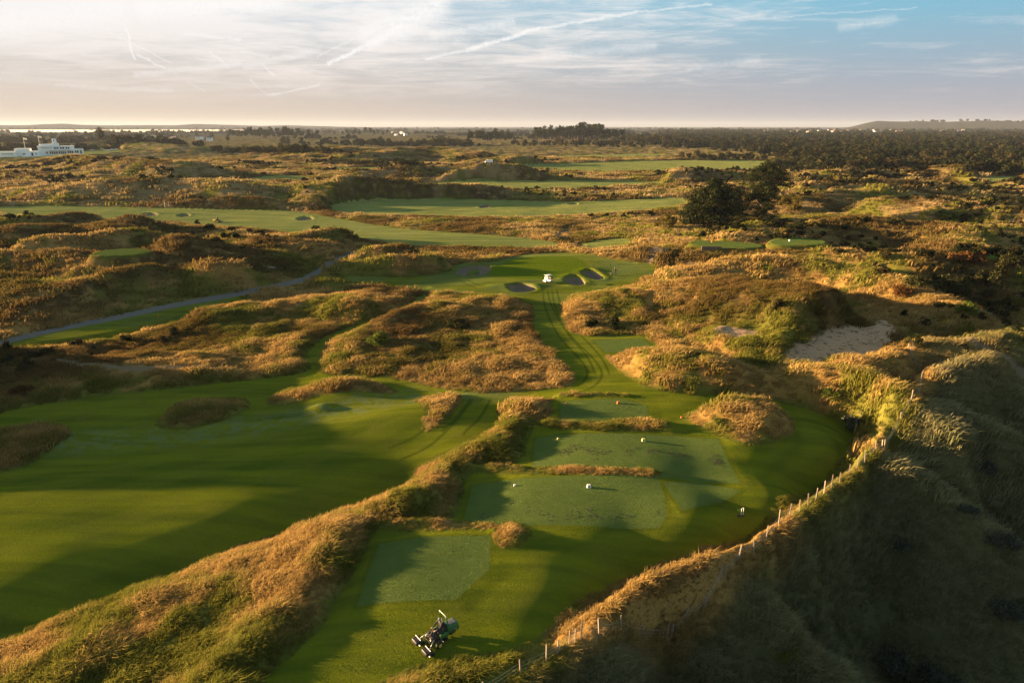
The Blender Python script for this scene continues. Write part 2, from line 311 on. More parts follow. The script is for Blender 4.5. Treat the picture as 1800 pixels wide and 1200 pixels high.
# crest lines: (u, v of the crest in the photo, height of the crest above datum), half-width left / right of travel (m)
RIDGES = [
 ([(300,1330,.4),(420,1180,.5),(520,1080,.55),(590,990,.55),(645,915,.5),(720,872,.45)], 4.2, 3.0), ([(700,880,.3),(800,838,.2),(850,800,.25),(905,740,.4),(945,712,.4)], 4, 3),
 ([(560,1270,.2),(650,1212,.2),(760,1174,.2),(880,1164,.2),(940,1142,.25),(1060,1052,.4),(1150,1010,.5),(1250,980,.5),(1318,950,.5),(1370,905,.55),(1462,850,.6),(1500,805,.7),(1535,770,.9),(1590,728,.8)], 1.2, 2.4),
 ([(1280,985,-.2),(1380,1100,-2.5),(1500,1230,-6)], 4, 4), ([(1050,1150,-.8),(1130,1240,-1.6)], 3, 4),
 ([(1560,806,.1),(1650,850,-1.2),(1750,930,-3),(1850,1040,-7)], 7, 7), ([(1640,720,.8),(1750,760,-.4),(1850,830,-3)], 6, 7),
 ([(1640,652,1.6),(1700,635,2.0),(1770,615,2.2),(1850,605,2.2)], 5, 6), ([(1620,600,2.6),(1700,597,3),(1800,590,3.2)], 6, 6),
 ([(1070,630,1.2),(1120,622,1.8),(1200,618,2.6),(1250,632,2.6),(1290,655,2.2)], 6, 6),
 ([(1270,690,1.4),(1340,668,2.2),(1420,650,2.2),(1480,652,2.5),(1540,668,2.8),(1600,696,2.8),(1640,730,2)], 6, 8),
 ([(1000,535,1.0),(1060,520,1.5),(1130,512,2.2),(1200,520,2.2)], 5, 7),
 ([(1190,505,2.5),(1250,490,3.6),(1330,497,5.6),(1400,502,6.2),(1450,520,6.0),(1500,560,4.6),(1540,600,2.6)], 9, 13),
 ([(1200,470,2.5),(1300,455,3.6),(1420,456,4.0),(1520,474,4.2),(1620,510,3.4),(1700,560,2.2)], 8, 8),
 ([(1580,560,2),(1660,572,1),(1760,580,0)], 6, 6),
 ([(1230,440,2.2),(1300,443,2.4),(1400,441,3.2),(1500,443,4.0),(1620,455,4.0),(1700,464,2.6)], 5, 7),
 ([(1290,415,3),(1330,393,5),(1360,392,5.2),(1400,405,3.5)], 8, 8),
 ([(1400,400,3.5),(1480,386,4.2),(1560,385,4.6),(1680,405,4.5),(1700,430,3.5)], 10, 10), ([(1460,392,4),(1600,390,5),(1700,400,5.2)], 8, 8),
 ([(602,474,0),(625,462,1.2),(680,449,3.0),(780,442,3.4),(880,438,3.2),(925,437,1.8)], 6, 7),
 ([(637,441,1.5),(680,434,2.2),(715,441,1.5)], 4, 4),
 ([(1050,447,1.2),(1090,437,2.6),(1140,435,2.6),(1195,441,1.4)], 5, 5),
 ([(0,385,3),(60,380,3.5),(140,375,3.2)], 10, 9), ([(170,395,3),(220,382,5.4),(300,398,3),(400,412,1)], 9, 9),
 ([(0,402,4),(100,398,4),(150,408,3)], 7, 7), ([(60,420,4),(150,414,4.4),(240,408,4.5),(290,416,3)], 7, 7),
 ([(262,440,3),(310,417,5.6),(360,430,4),(470,445,2)], 8, 9), ([(0,440,3.2),(100,445,3),(170,450,3.0)], 6, 7),
 ([(160,448,2.8),(210,448,2.9),(260,448,2.8)], 7, 7),
 ([(330,470,1.8),(370,460,3.2),(430,474,2)], 6, 6), ([(200,485,2),(260,468,2.6),(300,478,1.4)], 6, 6), ([(0,490,.5),(90,510,1),(150,500,1)], 8, 8),
 ([(480,425,1),(600,400,1.2)], 6, 6), ([(400,410,2),(480,425,2),(560,428,1)], 8, 8),
 ([(400,548,-1),(520,530,-.6),(640,520,-.4),(720,520,-.5)], 7, 8), ([(560,590,-.6),(660,560,.2),(760,540,.3),(860,530,.3)], 6, 7), ([(600,530,.6),(660,536,.8)], 4, 4),
 ([(100,705,-1),(250,690,-1),(420,668,-.9),(520,650,-1)], 4, 4), ([(-100,650,-.5),(100,640,-.5),(300,640,-1)], 8, 8),
 ([(0,345,2.5),(150,345,3),(300,342,3.4),(440,348,2)], 14, 14), ([(60,330,1),(180,322,4.4),(300,316,5),(420,326,4),(500,334,1)], 22, 16), ([(520,335,1.5),(560,324,4.5),(600,311,7.4),(680,312,6.8),(760,324,4),(860,330,1)], 13, 13),
 ([(540,343,2),(650,338,3),(800,344,2.2),(1010,350,1)], 9, 9), ([(800,300,4),(860,287,6.5),(920,296,4),(960,302,3)], 14, 14), ([(1000,305,2),(1100,299,4.5),(1190,297,5),(1280,305,2.5)], 14, 14),
 ([(640,300,2),(720,291,5),(800,296,3)], 12, 12), ([(860,282,1),(900,275,4),(960,267,8.5),(1040,268,8),(1130,273,4),(1220,278,1)], 26, 22), ([(620,272,4),(760,258,8),(840,270,4)], 28, 28),
 ([(120,275,4),(200,283,6),(330,286,6)], 24, 24), ([(500,262,6),(600,260,8),(700,268,4)], 40, 40), ([(100,262,2),(170,249,8),(210,247,9),(330,258,6)], 40, 40),
 ([(1400,352,1.5),(1430,345,2.4),(1500,334,3.6),(1600,330,3.6),(1700,338,2)], 14, 14), ([(1400,326,1),(1440,320,3),(1520,314,4.4),(1620,320,3)], 20, 18), ([(1340,312,.5),(1380,308,2),(1460,304,4),(1560,304,4)], 24, 20), ([(1560,350,4),(1660,350,5),(1790,356,5)], 12, 12), ([(1600,300,5),(1700,292,8),(1800,296,8)], 20, 20),
]
MOUNDS = [(690,745,.8,7),(560,800,.5,6),(820,760,.4,5),(352,722,.75,4.4),(590,690,.7,5.0),(772,722,.6,3.6),(50,785,.9,6),(1290,755,.40,4.2),(1345,748,.35,3.5),(903,940,.35,1.5),(920,728,.35,3),
 (880,500,.55,3.2),(945,498,.3,2.4),(1010,480,.3,3),(1045,470,.3,3),(880,470,.5,4),(565,718,.7,1.8)]  # u,v,height above land,radius
BANKS = [([(-200,1160),(0,1095),(150,1040),(310,982),(480,920),(600,876),(700,835)], -.75, 2.2), ([(664,933),(735,925),(800,919),(870,925)], .38, .55), ([(822,828),(930,824),(1050,828),(1160,833)], .40, .55), ([(938,755),(1050,744),(1130,736),(1178,757)], .50, .8), ([(985,697),(1100,697)], .35, .55), ([(865,934),(861,968)], .22, .3)]
SHADE_RIDGES_W = [([(-74,50,2.0),(-70,60,4.6),(-72,70,5.6),(-80,82,4.0)], 12, 12), ([(-64,30,0),(-66,38,1.0)], 8, 8)]  # dunes added out of view at left to cast shade over the fairway

W_TEE = smooth_poly(poly_world(TEE_LAWN), 1); W_LEFT = smooth_poly(poly_world(LEFT_FAIRWAY), 1); W_DITCH = smooth_poly(poly_world(DITCH_LAWN), 1)
W_FAR = [smooth_poly(poly_world(p), 2) for p in FAR_FAIRWAYS]
W_TEES = [(poly_world(p, z), z) for p, z in TEES]; W_HIGH = [(smooth_poly(poly_world(p, z), 2), z) for p, z in HIGH_TEES]
W_GREEN = smooth_poly(poly_world(GREEN), 2)
W_ISL = [smooth_poly(poly_world(p), 1) for p in ISLANDS]
W_BUNK = [(smooth_poly(poly_world(p), 2), d) for p, d in BUNKERS]
W_BISLE = smooth_poly(poly_world(BUNKER_ISLE), 2)
W_BLOW = [smooth_poly(poly_world(p), 2) for p in BLOWOUT]
def wline(p, n=2): return smooth_poly(poly_world(p), n, closed=False)
def col3(P, z=0.0): return np.column_stack([P, np.full(len(P), z)])
W_PATH = col3(wline(PATH)); W_TRACKS = [(col3(wline(p)), w) for p, w in TRACKS]; W_DITCHES = [(col3(wline(p)), d, w) for p, d, w in DITCHES]
W_RIDGE = []
for pts, wl_, wr_ in RIDGES:
    Q = np.array([list(ray_at(u, v, z)) + [z] for u, v, z in pts]); W_RIDGE.append((smooth_poly(Q, 2, closed=False), wl_, wr_))
for pts, wl_, wr_ in SHADE_RIDGES_W: W_RIDGE.append((smooth_poly(np.array(pts, float), 2, closed=False), wl_, wr_))
W_BANKS = [(col3(wline(p)), h, w) for p, h, w in BANKS]
W_MOUND = [(hit(u, v+4), h, r) for u, v, h, r in MOUNDS]

def plan(x, y):
    """signed distances (m, + inside) of every kind of ground"""
    Z = {}
    m = np.maximum(sdf_poly(x, y, W_TEE), sdf_poly(x, y, W_LEFT)); m = np.maximum(m, sdf_poly(x, y, W_DITCH, 8))
    for P in W_FAR: m = np.maximum(m, sdf_poly(x, y, P, 20 if P[:, 1].mean() > 120 else 12))
    wob = 0.25*fbm(x, y, 2.5, 2, 40)
    isl = np.full(x.shape, -12.0)
    for P in W_ISL: isl = np.maximum(isl, sdf_poly(x, y, P, 6) + 0.10)
    m = np.where(isl > -6, np.minimum(m, -isl), m) + wob*1.1
    t = np.full(x.shape, -3.0)
    for P, z in W_TEES: t = np.maximum(t, sdf_poly(x, y, P, 3))
    ht = np.full(x.shape, -4.0); hz = np.zeros(x.shape)
    for P, z in W_HIGH:
        s = sdf_poly(x, y, P, 4); hz = np.where(s > ht, z, hz); ht = np.maximum(ht, s)
    t = np.maximum(t, np.minimum(ht, 3))
    m = np.maximum(m, ht + 0.8)
    Z['mown'] = m; Z['tee'] = t; Z['htee'] = ht; Z['htz'] = hz
    Z['green'] = sdf_poly(x, y, W_GREEN, 4)
    b = np.full(x.shape, -3.0); bd = np.zeros(x.shape)
    for P, d in W_BUNK:
        s = sdf_poly(x, y, P, 3); bd = np.where(s > b, d, bd); b = np.maximum(b, s)
    b = np.minimum(b, -sdf_poly(x, y, W_BISLE, 3))
    Z['bunker'] = b; Z['bd'] = bd
    s = np.full(x.shape, -4.0)
    for P in W_BLOW: s = np.maximum(s, sdf_poly(x, y, P, 4))
    Z['blow'] = s + 0.9*fbm(x, y, 4, 3, 51)
    D, S, _ = line_prof(x, y, W_PATH, 8); Z['path'] = np.maximum(1.5 - D, -6)
    tr = np.full(x.shape, -4.0)
    for P, w in W_TRACKS:
        D, S, _ = line_prof(x, y, P, 6); tr = np.maximum(tr, w - D)
    Z['track'] = np.maximum(tr, -4) + 0.3*fbm(x, y, 3, 2, 60)
    dt = np.zeros(x.shape)
    for P, d, w in W_DITCHES:
        D, S, _ = line_prof(x, y, P, 8); dt = np.maximum(dt, d*np.exp(-(D/w)**4)*sst(-D, -3*w, -0.0))
    Z['ditch'] = dt
    return Z

def height(x, y, Z=None):
    if Z is None: Z = plan(x, y)
    r = np.hypot(x, y)
    B = base_z(x, y)
    rough = sst(-Z['mown'], -0.2, 3.0)
    away = sst(-Z['mown'], 1.0, 11.0)
    fd, fs, _z = line_prof(x, y, W_FENCE3, 14)
    B = B - np.where((fd < 13) & (fs > 0), 2.6*sst(fd, 0.6, 4.5)*sst(-fd, -13, -6), 0)*sst(-y, -75, -62)
    H = B.copy(); top = np.full(x.shape, -50.0)
    for P, wl_, wr_ in W_RIDGE:
        lim = max(wl_, wr_)*1.7
        near = P[:, 1].mean() < 115
        D, S, zc = line_prof(x, y, P, lim)
        sel = D < lim
        if not sel.any(): continue
        w = np.where(S > 0, wr_, wl_)
        wav = fbm(x, y, 9 if near else 22, 2, 71)
        q = np.clip(D/(w*(1 + 0.45*wav)), 0, 1.6)
        p = np.clip(1 - q/1.45, 0, 1); p = p*p*(3 - 2*p)
        amp = np.where(sel, (zc - B)*(1 + (0.10 if near else 0.22)*fbm(x, y, 14, 2, 77)), 0)
        c = np.where(sel, amp*p, 0)
        top = np.maximum(top, np.where(sel, c, -50))
        H = np.where(sel, np.maximum(H, B + c), H)
    H = B + (H - B)*rough
    for (mx_, my_), h, rr in W_MOUND:
        d = np.hypot(x-mx_, (y-my_)*1.5); H = H + h*np.exp(-(d/rr)**2*1.2)
    # free dunes between the named crests
    f1 = sst(r, 60, 140); f2 = sst(r, 200, 420); f3 = sst(r, 900, 1800)
    n_mid = ridged(x*0.8 + 0.25*y, y*1.15, 34, 3, 11) - 0.42
    n_big = ridged(x*0.7 - 0.2*y, y*1.1, 88, 3, 23) - 0.40
    H = H + away*(f1*(1-0.4*f2)*(3.5 + 1.8*sst(-x, -5, 30))*n_mid + f2*(1-0.6*f3)*8.5*n_big)
    H = H + rough*(0.62*fbm(x, y, 11, 2, 31)*sst(r, 30, 90) + sst(r, 220, 380)*(1.9*ridged(x, y*1.2, 19, 2, 37) - .85)*(1 - sst(r, 1500, 2600)) + 0.30*np.maximum(0, fbm(x, y, 3.2, 2, 35)+.15)*(1 - sst(r, 500, 900)))
    tus = ridged(x + 0.6*fbm(x, y, 2, 1, 5), y, 1.5, 2, 39)
    H = H + sst(-Z['mown'], 0, 1.2)*0.14*tus*(1 - sst(r, 260, 500))
    H = H + (1 - rough)*(0.11*fbm(x, y, 15, 2, 45)*(r > 0) + sst(r, 140, 250)*(0.30*fbm(x, y, 24, 2, 47) + .16*fbm(x*.6, y, 8, 2, 48)))
    # long swells of the left fairway
    lf = sst(-x, 4, 16)*sst(r, 30, 45)*(1 - sst(r, 92, 112))*(1 - rough)
    H = H + lf*0.75*fbm(x*0.8+y*0.5, y, 17, 2, 49)
    H = H - Z['ditch'] 
    for P, h, w in W_BANKS:
        D, S, _ = line_prof(x, y, P, max(3, w*3.2)); H = H + h*np.exp(-(D/w)**2)*(1 + (.5*fbm(x, y, 1.5, 2, 66) if h > 0 else .25*fbm(x, y, 14, 2, 66)))
    # tee tables are level; raised tees sit on their own banks
    tt = sst(Z['tee'], -1.6, 0.0)*(Z['htee'] < -3.5)
    H = H*(1 - tt) + tt*(B + 0.04)
    hb = sst(Z['htee'], -3.8, -0.6); H = H*(1 - hb) + hb*Z['htz']
    # path: levelled
    pf = sst(Z['path'], -2.2, 0.0); H = H*(1 - pf) + pf*(B - 0.10)
    # bunkers: cut down with a lip
    bf = sst(Z['bunker'], -0.1, 0.35); H = H - bf*Z['bd']*(1.0) + 0.10*np.exp(-((Z['bunker']+0.7)/0.8)**2)*(Z['bunker'] > -2.9)
    bl = sst(Z['blow'], -3.2, 0.6); H = H*(1 - bl) + bl*(0.5 + np.clip((y - 76)*0.10, 0, 1.4) + 0.35*fbm(x, y, 5, 3, 53))
    # far: rise of the wooded ridge on the skyline at the right, gentle hills at the left
    return H

def far_hills(x, y):
    r = np.hypot(x, y); a = np.degrees(np.arctan2(x, y))
    h = 66*sst(r, 5600, 7000)*sst(a, 24.3, 27.0)*(1 + .16*fbm(a*60, r*0, 160, 3, 81))*(1 - sst(r, 9500, 12000))
    h = h + 40*sst(r, 7500, 9500)*(1 - sst(a, -20, -8))*(1 + .5*fbm(a*60, r*0, 260, 3, 83))*(1 - sst(r, 12000, 15000))
    h = h + 6*np.maximum(0, fbm(x, y, 500, 3, 85))*sst(r, 1500, 3000)
    return h

def tint(x, y, Z):
    """0 = straw, 1 = green; second value = darkness of heathy, wet patches and of shade painted at mid left; third = marram grey"""
    g = 0.50 + 1.25*fbm(x, y, 22, 3, 91) + 0.9*fbm(x, y, 3.5, 2, 95)
    r = np.hypot(x, y)
    g = g + 0.35*sst(-x, 12, 30)*sst(-r, -55, -30)                        # the foreground dune at lower left is greener
    g = g + 0.40*sst(Z['mown'], -1.1, 0) - 0.24*sst(x, -17, -12)*sst(-x, -22, -8)*sst(y, 44, 50)*sst(-y, -84, -74)
    g = g + 0.35*sst(-y, -420, -250)*0 
    d = sst(fbm(x, y, 26, 3, 97) + .10*sst(-x, 20, 60)*sst(-r, -320, -240), -0.06, 0.26)*sst(r, 62, 100)  # extra darkness at mid left stands in for shade on the dunes
    fx, fy = hit(1060, 1180); 
    # beyond the fence
    D, S, _ = line_prof(x, y, W_FENCE3, 60)
    ma = np.where((D < 59) & (S > 0), sst(D, 0.5, 2.2), 0)*(1 - sst(y, 70, 90))
    return np.clip(g, 0, 1), d, ma

FENCE = [(848,1190),(915,1150),(961,1125),(981,1112),(1001,1100),(1011,1095),(1055,1080),(1094,1060),(1132,1045),(1177,1030),(1212,1015),(1245,1000),(1270,975),(1300,955),(1327,940),(1348,925),(1370,905),(1389,890),(1406,880),(1422,870),(1435,862),(1449,852),(1462,842),(1477,830),(1494,815),(1508,800),(1522,790),(1539,777),(1552,770),(1580,740),(1596,725),(1607,705),(1615,690)]
W_FENCE3 = np.array([list(ray_at(u, v, 0.6)) + [0.6] for u, v in FENCE]); 
W_FENCE3 = np.vstack([[W_FENCE3[0][0]-8, W_FENCE3[0][1]-10, .5], W_FENCE3, [list(ray_at(1622, 640, 1.5)) + [1.5]]])

# ------------------------------------------------------------------ the sheet of ground
def make_rings():
    rs = [3.0]
    while rs[-1] < 30: rs.append(rs[-1]*1.03)
    while rs[-1] < 26000:
        r = rs[-1]; d = min(QF*R(0.075)*(r*r + CAM_H**2)/CAM_H, QF*0.0050*r)
        if 96 < r < 132: d = QF*0.30
        if r > 900: d = r*QF*0.006
        if r > 2500: d = r*0.012
        rs.append(r + d)
    return np.array(rs)
QF = 1.0
rs = make_rings()
a_in = np.arange(-44, 44.001, 0.088*QF); a_l = np.arange(-180, -44.2, 0.55); a_r = np.arange(44.5, 180.01, 0.8)
azs = np.radians(np.concatenate([a_l, a_in, a_r[:-1], [180.0]]))
Rg, Ag = np.meshgrid(rs, azs, indexing='ij')
GX = (Rg*np.sin(Ag)).ravel(); GY = (Rg*np.cos(Ag)).ravel()
NR, NA = Rg.shape
# settle hit(): refine zones on the flat base, then build
PZ = plan(GX, GY); GZ = height(GX, GY, PZ) + far_hills(GX, GY)
TG, TD, TM = tint(GX, GY, PZ)
print('grid', NR, NA, NR*NA)

def zbilin(x, y):
    r = np.hypot(x, y); a = np.arctan2(x, y)
    i = np.clip(np.searchsorted(rs, r) - 1, 0, NR-2); j = np.clip(np.searchsorted(azs, a) - 1, 0, NA-2)
    fr = np.clip((r - rs[i])/(rs[i+1]-rs[i]), 0, 1); fa = (a - azs[j])/(azs[j+1]-azs[j])
    G = GZ.reshape(NR, NA)
    return (G[i, j]*(1-fa) + G[i, j+1]*fa)*(1-fr) + (G[i+1, j]*(1-fa) + G[i+1, j+1]*fa)*fr
def gz(x, y): return float(zbilin(np.array([float(x)]), np.array([float(y)]))[0])
def land(u, v):
    """first meeting of a sight line with the finished land: where a thing seen at that pixel stands"""
    d = pix_dir(u, v)
    t = np.concatenate([np.arange(20, 400, 0.15), np.arange(400, 4000, 2.0)])
    x = d[0]*t; y = d[1]*t; z = CAM_H + d[2]*t
    below = z < zbilin(x, y); k = int(np.argmax(below)) if below.any() else len(t)-1
    return (float(x[k]), float(y[k]), gz(x[k], y[k]))

def obj_mesh(name, V, F, mat=None, parent=None, smooth=True, attrs=None, colors=None):
    me = bpy.data.meshes.new(name)
    V = np.asarray(V, np.float32); F = np.asarray(F, np.int32)
    me.vertices.add(len(V)); me.vertices.foreach_set('co', V.ravel())
    n = F.shape[1]; me.loops.add(F.size); me.loops.foreach_set('vertex_index', F.ravel())
    me.polygons.add(len(F)); me.polygons.foreach_set('loop_start', np.arange(0, F.size, n, dtype=np.int32))
    try: me.polygons.foreach_set('loop_total', np.full(len(F), n, np.int32))
    except Exception: pass
    if smooth: me.polygons.foreach_set('use_smooth', np.ones(len(F), bool))
    me.update(calc_edges=True)
    for k, v in (attrs or {}).items():
        at = me.attributes.new(k, 'FLOAT', 'POINT'); at.data.foreach_set('value', np.asarray(v, np.float32))
    o = bpy.data.objects.new(name, me); COL.objects.link(o)
    if mat: me.materials.append(mat)
    if parent: o.parent = parent
    return o
def tag(o, label=None, cat=None, group=None, kind=None):
    for k, v in (('label', label), ('category', cat), ('group', group), ('kind', kind)):
        if v: o[k] = v
    return o

def new_mat(name):
    m = bpy.data.materials.new(name); m.use_nodes = True; t = NT(m.node_tree); out = t.n('ShaderNodeOutputMaterial'); return m, t, out

def ground_material():
    m, t, out = new_mat('links_ground')
    geo = t.n('ShaderNodeNewGeometry'); P = geo.outputs['Position']
    A = lambda k: t.attr(k)
    fine = t.noise(P, 2.2, 4, 0.65); mid = t.noise(P, 0.35, 4, 0.6); big = t.noise(P, 0.05, 3, 0.5); tiny = t.noise(P, 9.0, 3, 0.7)
    jit = t.m('MULTIPLY', t.m('SUBTRACT', fine, 0.5), 0.5)
    # long rough
    straw = t.mix(mid, (0.42, 0.265, 0.085), (0.30, 0.165, 0.048))
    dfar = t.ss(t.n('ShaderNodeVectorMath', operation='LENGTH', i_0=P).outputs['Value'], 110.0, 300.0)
    straw = t.mix(dfar, straw, t.mix(mid, (0.36, 0.265, 0.13), (0.24, 0.165, 0.075)))  # straw dulls with distance, partly painting in shade of the middle dunes
    greenr = t.mix(fine, (0.10, 0.115, 0.018), (0.20, 0.185, 0.032))
    tf = t.ss(t.m('ADD', A('tg'), t.m('MULTIPLY', t.m('SUBTRACT', fine, 0.5), 1.1)), 0.30, 0.85)
    rough = t.mix(tf, straw, greenr)
    heath = t.mix(fine, (0.045, 0.032, 0.016), (0.10, 0.06, 0.025))
    rough = t.mix(t.m('MULTIPLY', A('td'), t.ss(mid, 0.25, 0.6)), rough, heath)
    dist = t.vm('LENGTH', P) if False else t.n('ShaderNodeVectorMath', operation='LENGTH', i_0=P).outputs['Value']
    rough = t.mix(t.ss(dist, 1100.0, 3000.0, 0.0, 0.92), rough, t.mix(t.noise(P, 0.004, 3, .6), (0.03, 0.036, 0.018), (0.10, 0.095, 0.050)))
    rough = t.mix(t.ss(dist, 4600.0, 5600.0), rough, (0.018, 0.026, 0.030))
    marr = t.mix(fine, (0.060, 0.066, 0.030), (0.12, 0.12, 0.058))
    rough = t.mix(A('tm'), rough, marr)
    rough = t.mix(t.ss(tiny, 0.66, 0.34, 0.0, 0.6), rough, (0.07, 0.055, 0.02))
    fringe = t.m('MULTIPLY', t.ss(A('mown'), -0.8, -0.05), 0.75)
    rough = t.mix(fringe, rough, t.mix(fine, (0.055, 0.072, 0.012), (0.115, 0.125, 0.020)))
    # mown turf
    streak = t.n('ShaderNodeMapping'); t.put(streak.inputs[0], P); streak.inputs['Rotation'].default_value = (0, 0, R(-52)); streak.inputs['Scale'].default_value = (0.05, 0.6, 0.3)
    st = t.noise(streak.outputs[0], 1.0, 4, 0.55)
    turf = t.mix(t.ss(st, 0.32, 0.7), (0.078, 0.108, 0.008), (0.168, 0.190, 0.010))
    turf = t.mix(t.m('MULTIPLY', t.ss(mid, .4, .7), 0.35), turf, (0.12, 0.125, 0.02))
    sepp = t.n('ShaderNodeSeparateXYZ'); t.put(sepp.inputs[0], P)
    # dew bleaches the far fairways and the ground round the green
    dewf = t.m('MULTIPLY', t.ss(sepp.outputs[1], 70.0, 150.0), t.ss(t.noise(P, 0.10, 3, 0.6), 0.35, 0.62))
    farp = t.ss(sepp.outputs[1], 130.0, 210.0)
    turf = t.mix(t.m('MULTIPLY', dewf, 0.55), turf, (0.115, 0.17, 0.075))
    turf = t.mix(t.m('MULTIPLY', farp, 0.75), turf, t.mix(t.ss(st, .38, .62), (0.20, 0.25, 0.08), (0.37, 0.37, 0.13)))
    turf = t.mix(t.ss(tiny, 0.60, 0.35, 0.0, 0.35), turf, (0.05, 0.07, 0.012))
    rotp = t.n('ShaderNodeMapping'); t.put(rotp.inputs[0], P); rotp.inputs['Rotation'].default_value = (0, 0, R(-38)); sp2 = t.n('ShaderNodeSeparateXYZ'); t.put(sp2.inputs[0], rotp.outputs[0])
    band = t.ss(t.m('SINE', t.m('ADD', t.m('MULTIPLY', sp2.outputs[1], 1.35), t.m('MULTIPLY', mid, 1.2))), -0.35, 0.35)
    turf = t.mix(t.m('MULTIPLY', band, 0.16), turf, (0.20, 0.21, 0.02))
    dry = t.ss(t.noise(P, 0.22, 5, 0.65), 0.55, 0.75); turf = t.mix(t.m('MULTIPLY', dry, 0.30), turf, (0.19, 0.155, 0.03))
    rim = t.m('MULTIPLY', t.ss(A('tee'), -0.5, -0.1), 0.45); turf = t.mix(rim, turf, (0.060, 0.080, 0.008))
    dew2 = t.m('MULTIPLY', A('dew'), t.ss(t.noise(P, 0.6, 5, 0.7, 1.2), 0.42, 0.60))
    turf = t.mix(t.m('MULTIPLY', dew2, 0.40), turf, (0.15, 0.20, 0.13))
    teec = t.mix(t.ss(t.noise(P, 0.9, 4, .6), .35, .65), (0.092, 0.132, 0.030), (0.104, 0.146, 0.036))
    teec = t.mix(t.ss(tiny, 0.6, 0.35, 0.0, 0.3), teec, (0.06, 0.085, 0.03))
    turf = t.mix(t.ss(A('tee'), -0.04, 0.04), turf, teec)
    turf = t.mix(t.ss(A('green'), -0.15, 0.15), turf, (0.10, 0.145, 0.008))
    turf = t.mix(t.m('MULTIPLY', A('wheel'), 0.75), turf, (0.022, 0.045, 0.006))
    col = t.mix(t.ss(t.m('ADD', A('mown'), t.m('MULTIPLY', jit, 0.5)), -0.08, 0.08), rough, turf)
    # bare ground
    sand = t.mix(fine, (0.46, 0.31, 0.19), (0.30, 0.205, 0.13)); 
    bs = t.mix(fine, (0.17, 0.135, 0.105), (0.24, 0.19, 0.145))
    col = t.mix(t.ss(A('bunker'), -0.1, 0.1), col, bs)
    bfl = t.ss(t.m('ADD', A('blow'), jit), -0.3, 0.3)
    sand = t.mix(t.m('MULTIPLY', t.ss(t.noise(P, 1.3, 4, .7, .6),   .54, .60), .8), sand, (0.08, .06, .03))
    col = t.mix(bfl, col, sand)
    col = t.mix(t.m('MULTIPLY', t.ss(t.m('ADD', A('track'), jit), -0.3, 0.4), 0.75), col, (0.17, 0.13, 0.095))
    asph = t.mix(fine, (0.12, 0.112, 0.105), (0.17, 0.16, 0.15))
    col = t.mix(t.ss(t.m('ADD', A('path'), t.m('MULTIPLY', jit, .4)), -0.1, 0.1), col, asph)
    # blades stand up: the facets a turf shows the light point every way
    kk = t.m('ADD', 2.0, t.m('MULTIPLY', t.ss(A('mown'), -.1, .1), 2.6))
    def bent(k, sc):
        nz = t.noise(P, sc, 2, 0.8, out=1); v = t.vm('SUBTRACT', nz, (0.5, 0.5, 0.5)); v = t.vm('SCALE', v, scale=k)
        return t.vm('NORMALIZE', t.vm('ADD', geo.outputs['Normal'], v))
    hard = t.m('MAXIMUM', t.m('MAXIMUM', t.ss(A('bunker'), -.1, .1), bfl), t.ss(A('path'), -.1, .1))
    nb = t.n('ShaderNodeMix', data_type='VECTOR'); t.put(nb.inputs[0], hard); t.put(nb.inputs[4], bent(kk, 24)); t.put(nb.inputs[5], bent(0.9, 7))
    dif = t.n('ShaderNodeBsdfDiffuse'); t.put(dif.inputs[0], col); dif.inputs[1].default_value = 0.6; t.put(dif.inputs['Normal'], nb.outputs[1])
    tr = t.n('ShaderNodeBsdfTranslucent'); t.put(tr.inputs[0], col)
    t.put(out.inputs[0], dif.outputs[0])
    return m
GM = ground_material()

# wheel marks of the machines on the corridor and round the right of the tees; dew streak on the left fairway
def wheel_attr():
    w = np.zeros(GX.shape)
    lines = [([(962,505),(966,540),(985,580),(1010,610),(1040,640),(1048,660),(1030,680),(990,690)], 0.85), ([(970,505),(976,535),(1000,575),(1025,605),(1050,635),(1060,660)], 0.85),
             ([(1400,745),(1440,770),(1445,800),(1400,850),(1330,900),(1240,940)], 1.9), ([(815,700),(790,740),(760,775),(690,800)], 1.1), ([(845,700),(825,740),(795,770)], 1.1),
             ([(815,492),(830,500),(845,506)], .8), ([(580,395),(590,405),(600,412)], .9)]
    for p, g in lines:
        P = col3(wline(p, 3)); k_ = np.linspace(0, 1, len(P)); P[:, 2] = np.clip(np.minimum(k_, 1-k_)*8, 0, 1); D, S, S2 = line_prof(GX, GY, P, 4)
        lw = 0.15 if g < 1.5 else 0.55
        w = np.maximum(w, S2*np.exp(-((D - g)/lw)**2)*(0.9 if g < 1.5 else 0.35))
    return w
def dew_attr():
    P = col3(wline([(-60,800),(60,790),(200,775),(300,765),(420,750),(520,735),(640,715),(760,692),(860,688)], 2)); D, S, _ = line_prof(GX, GY, P, 8)
    return sst(-D, -5.0, -0.5)

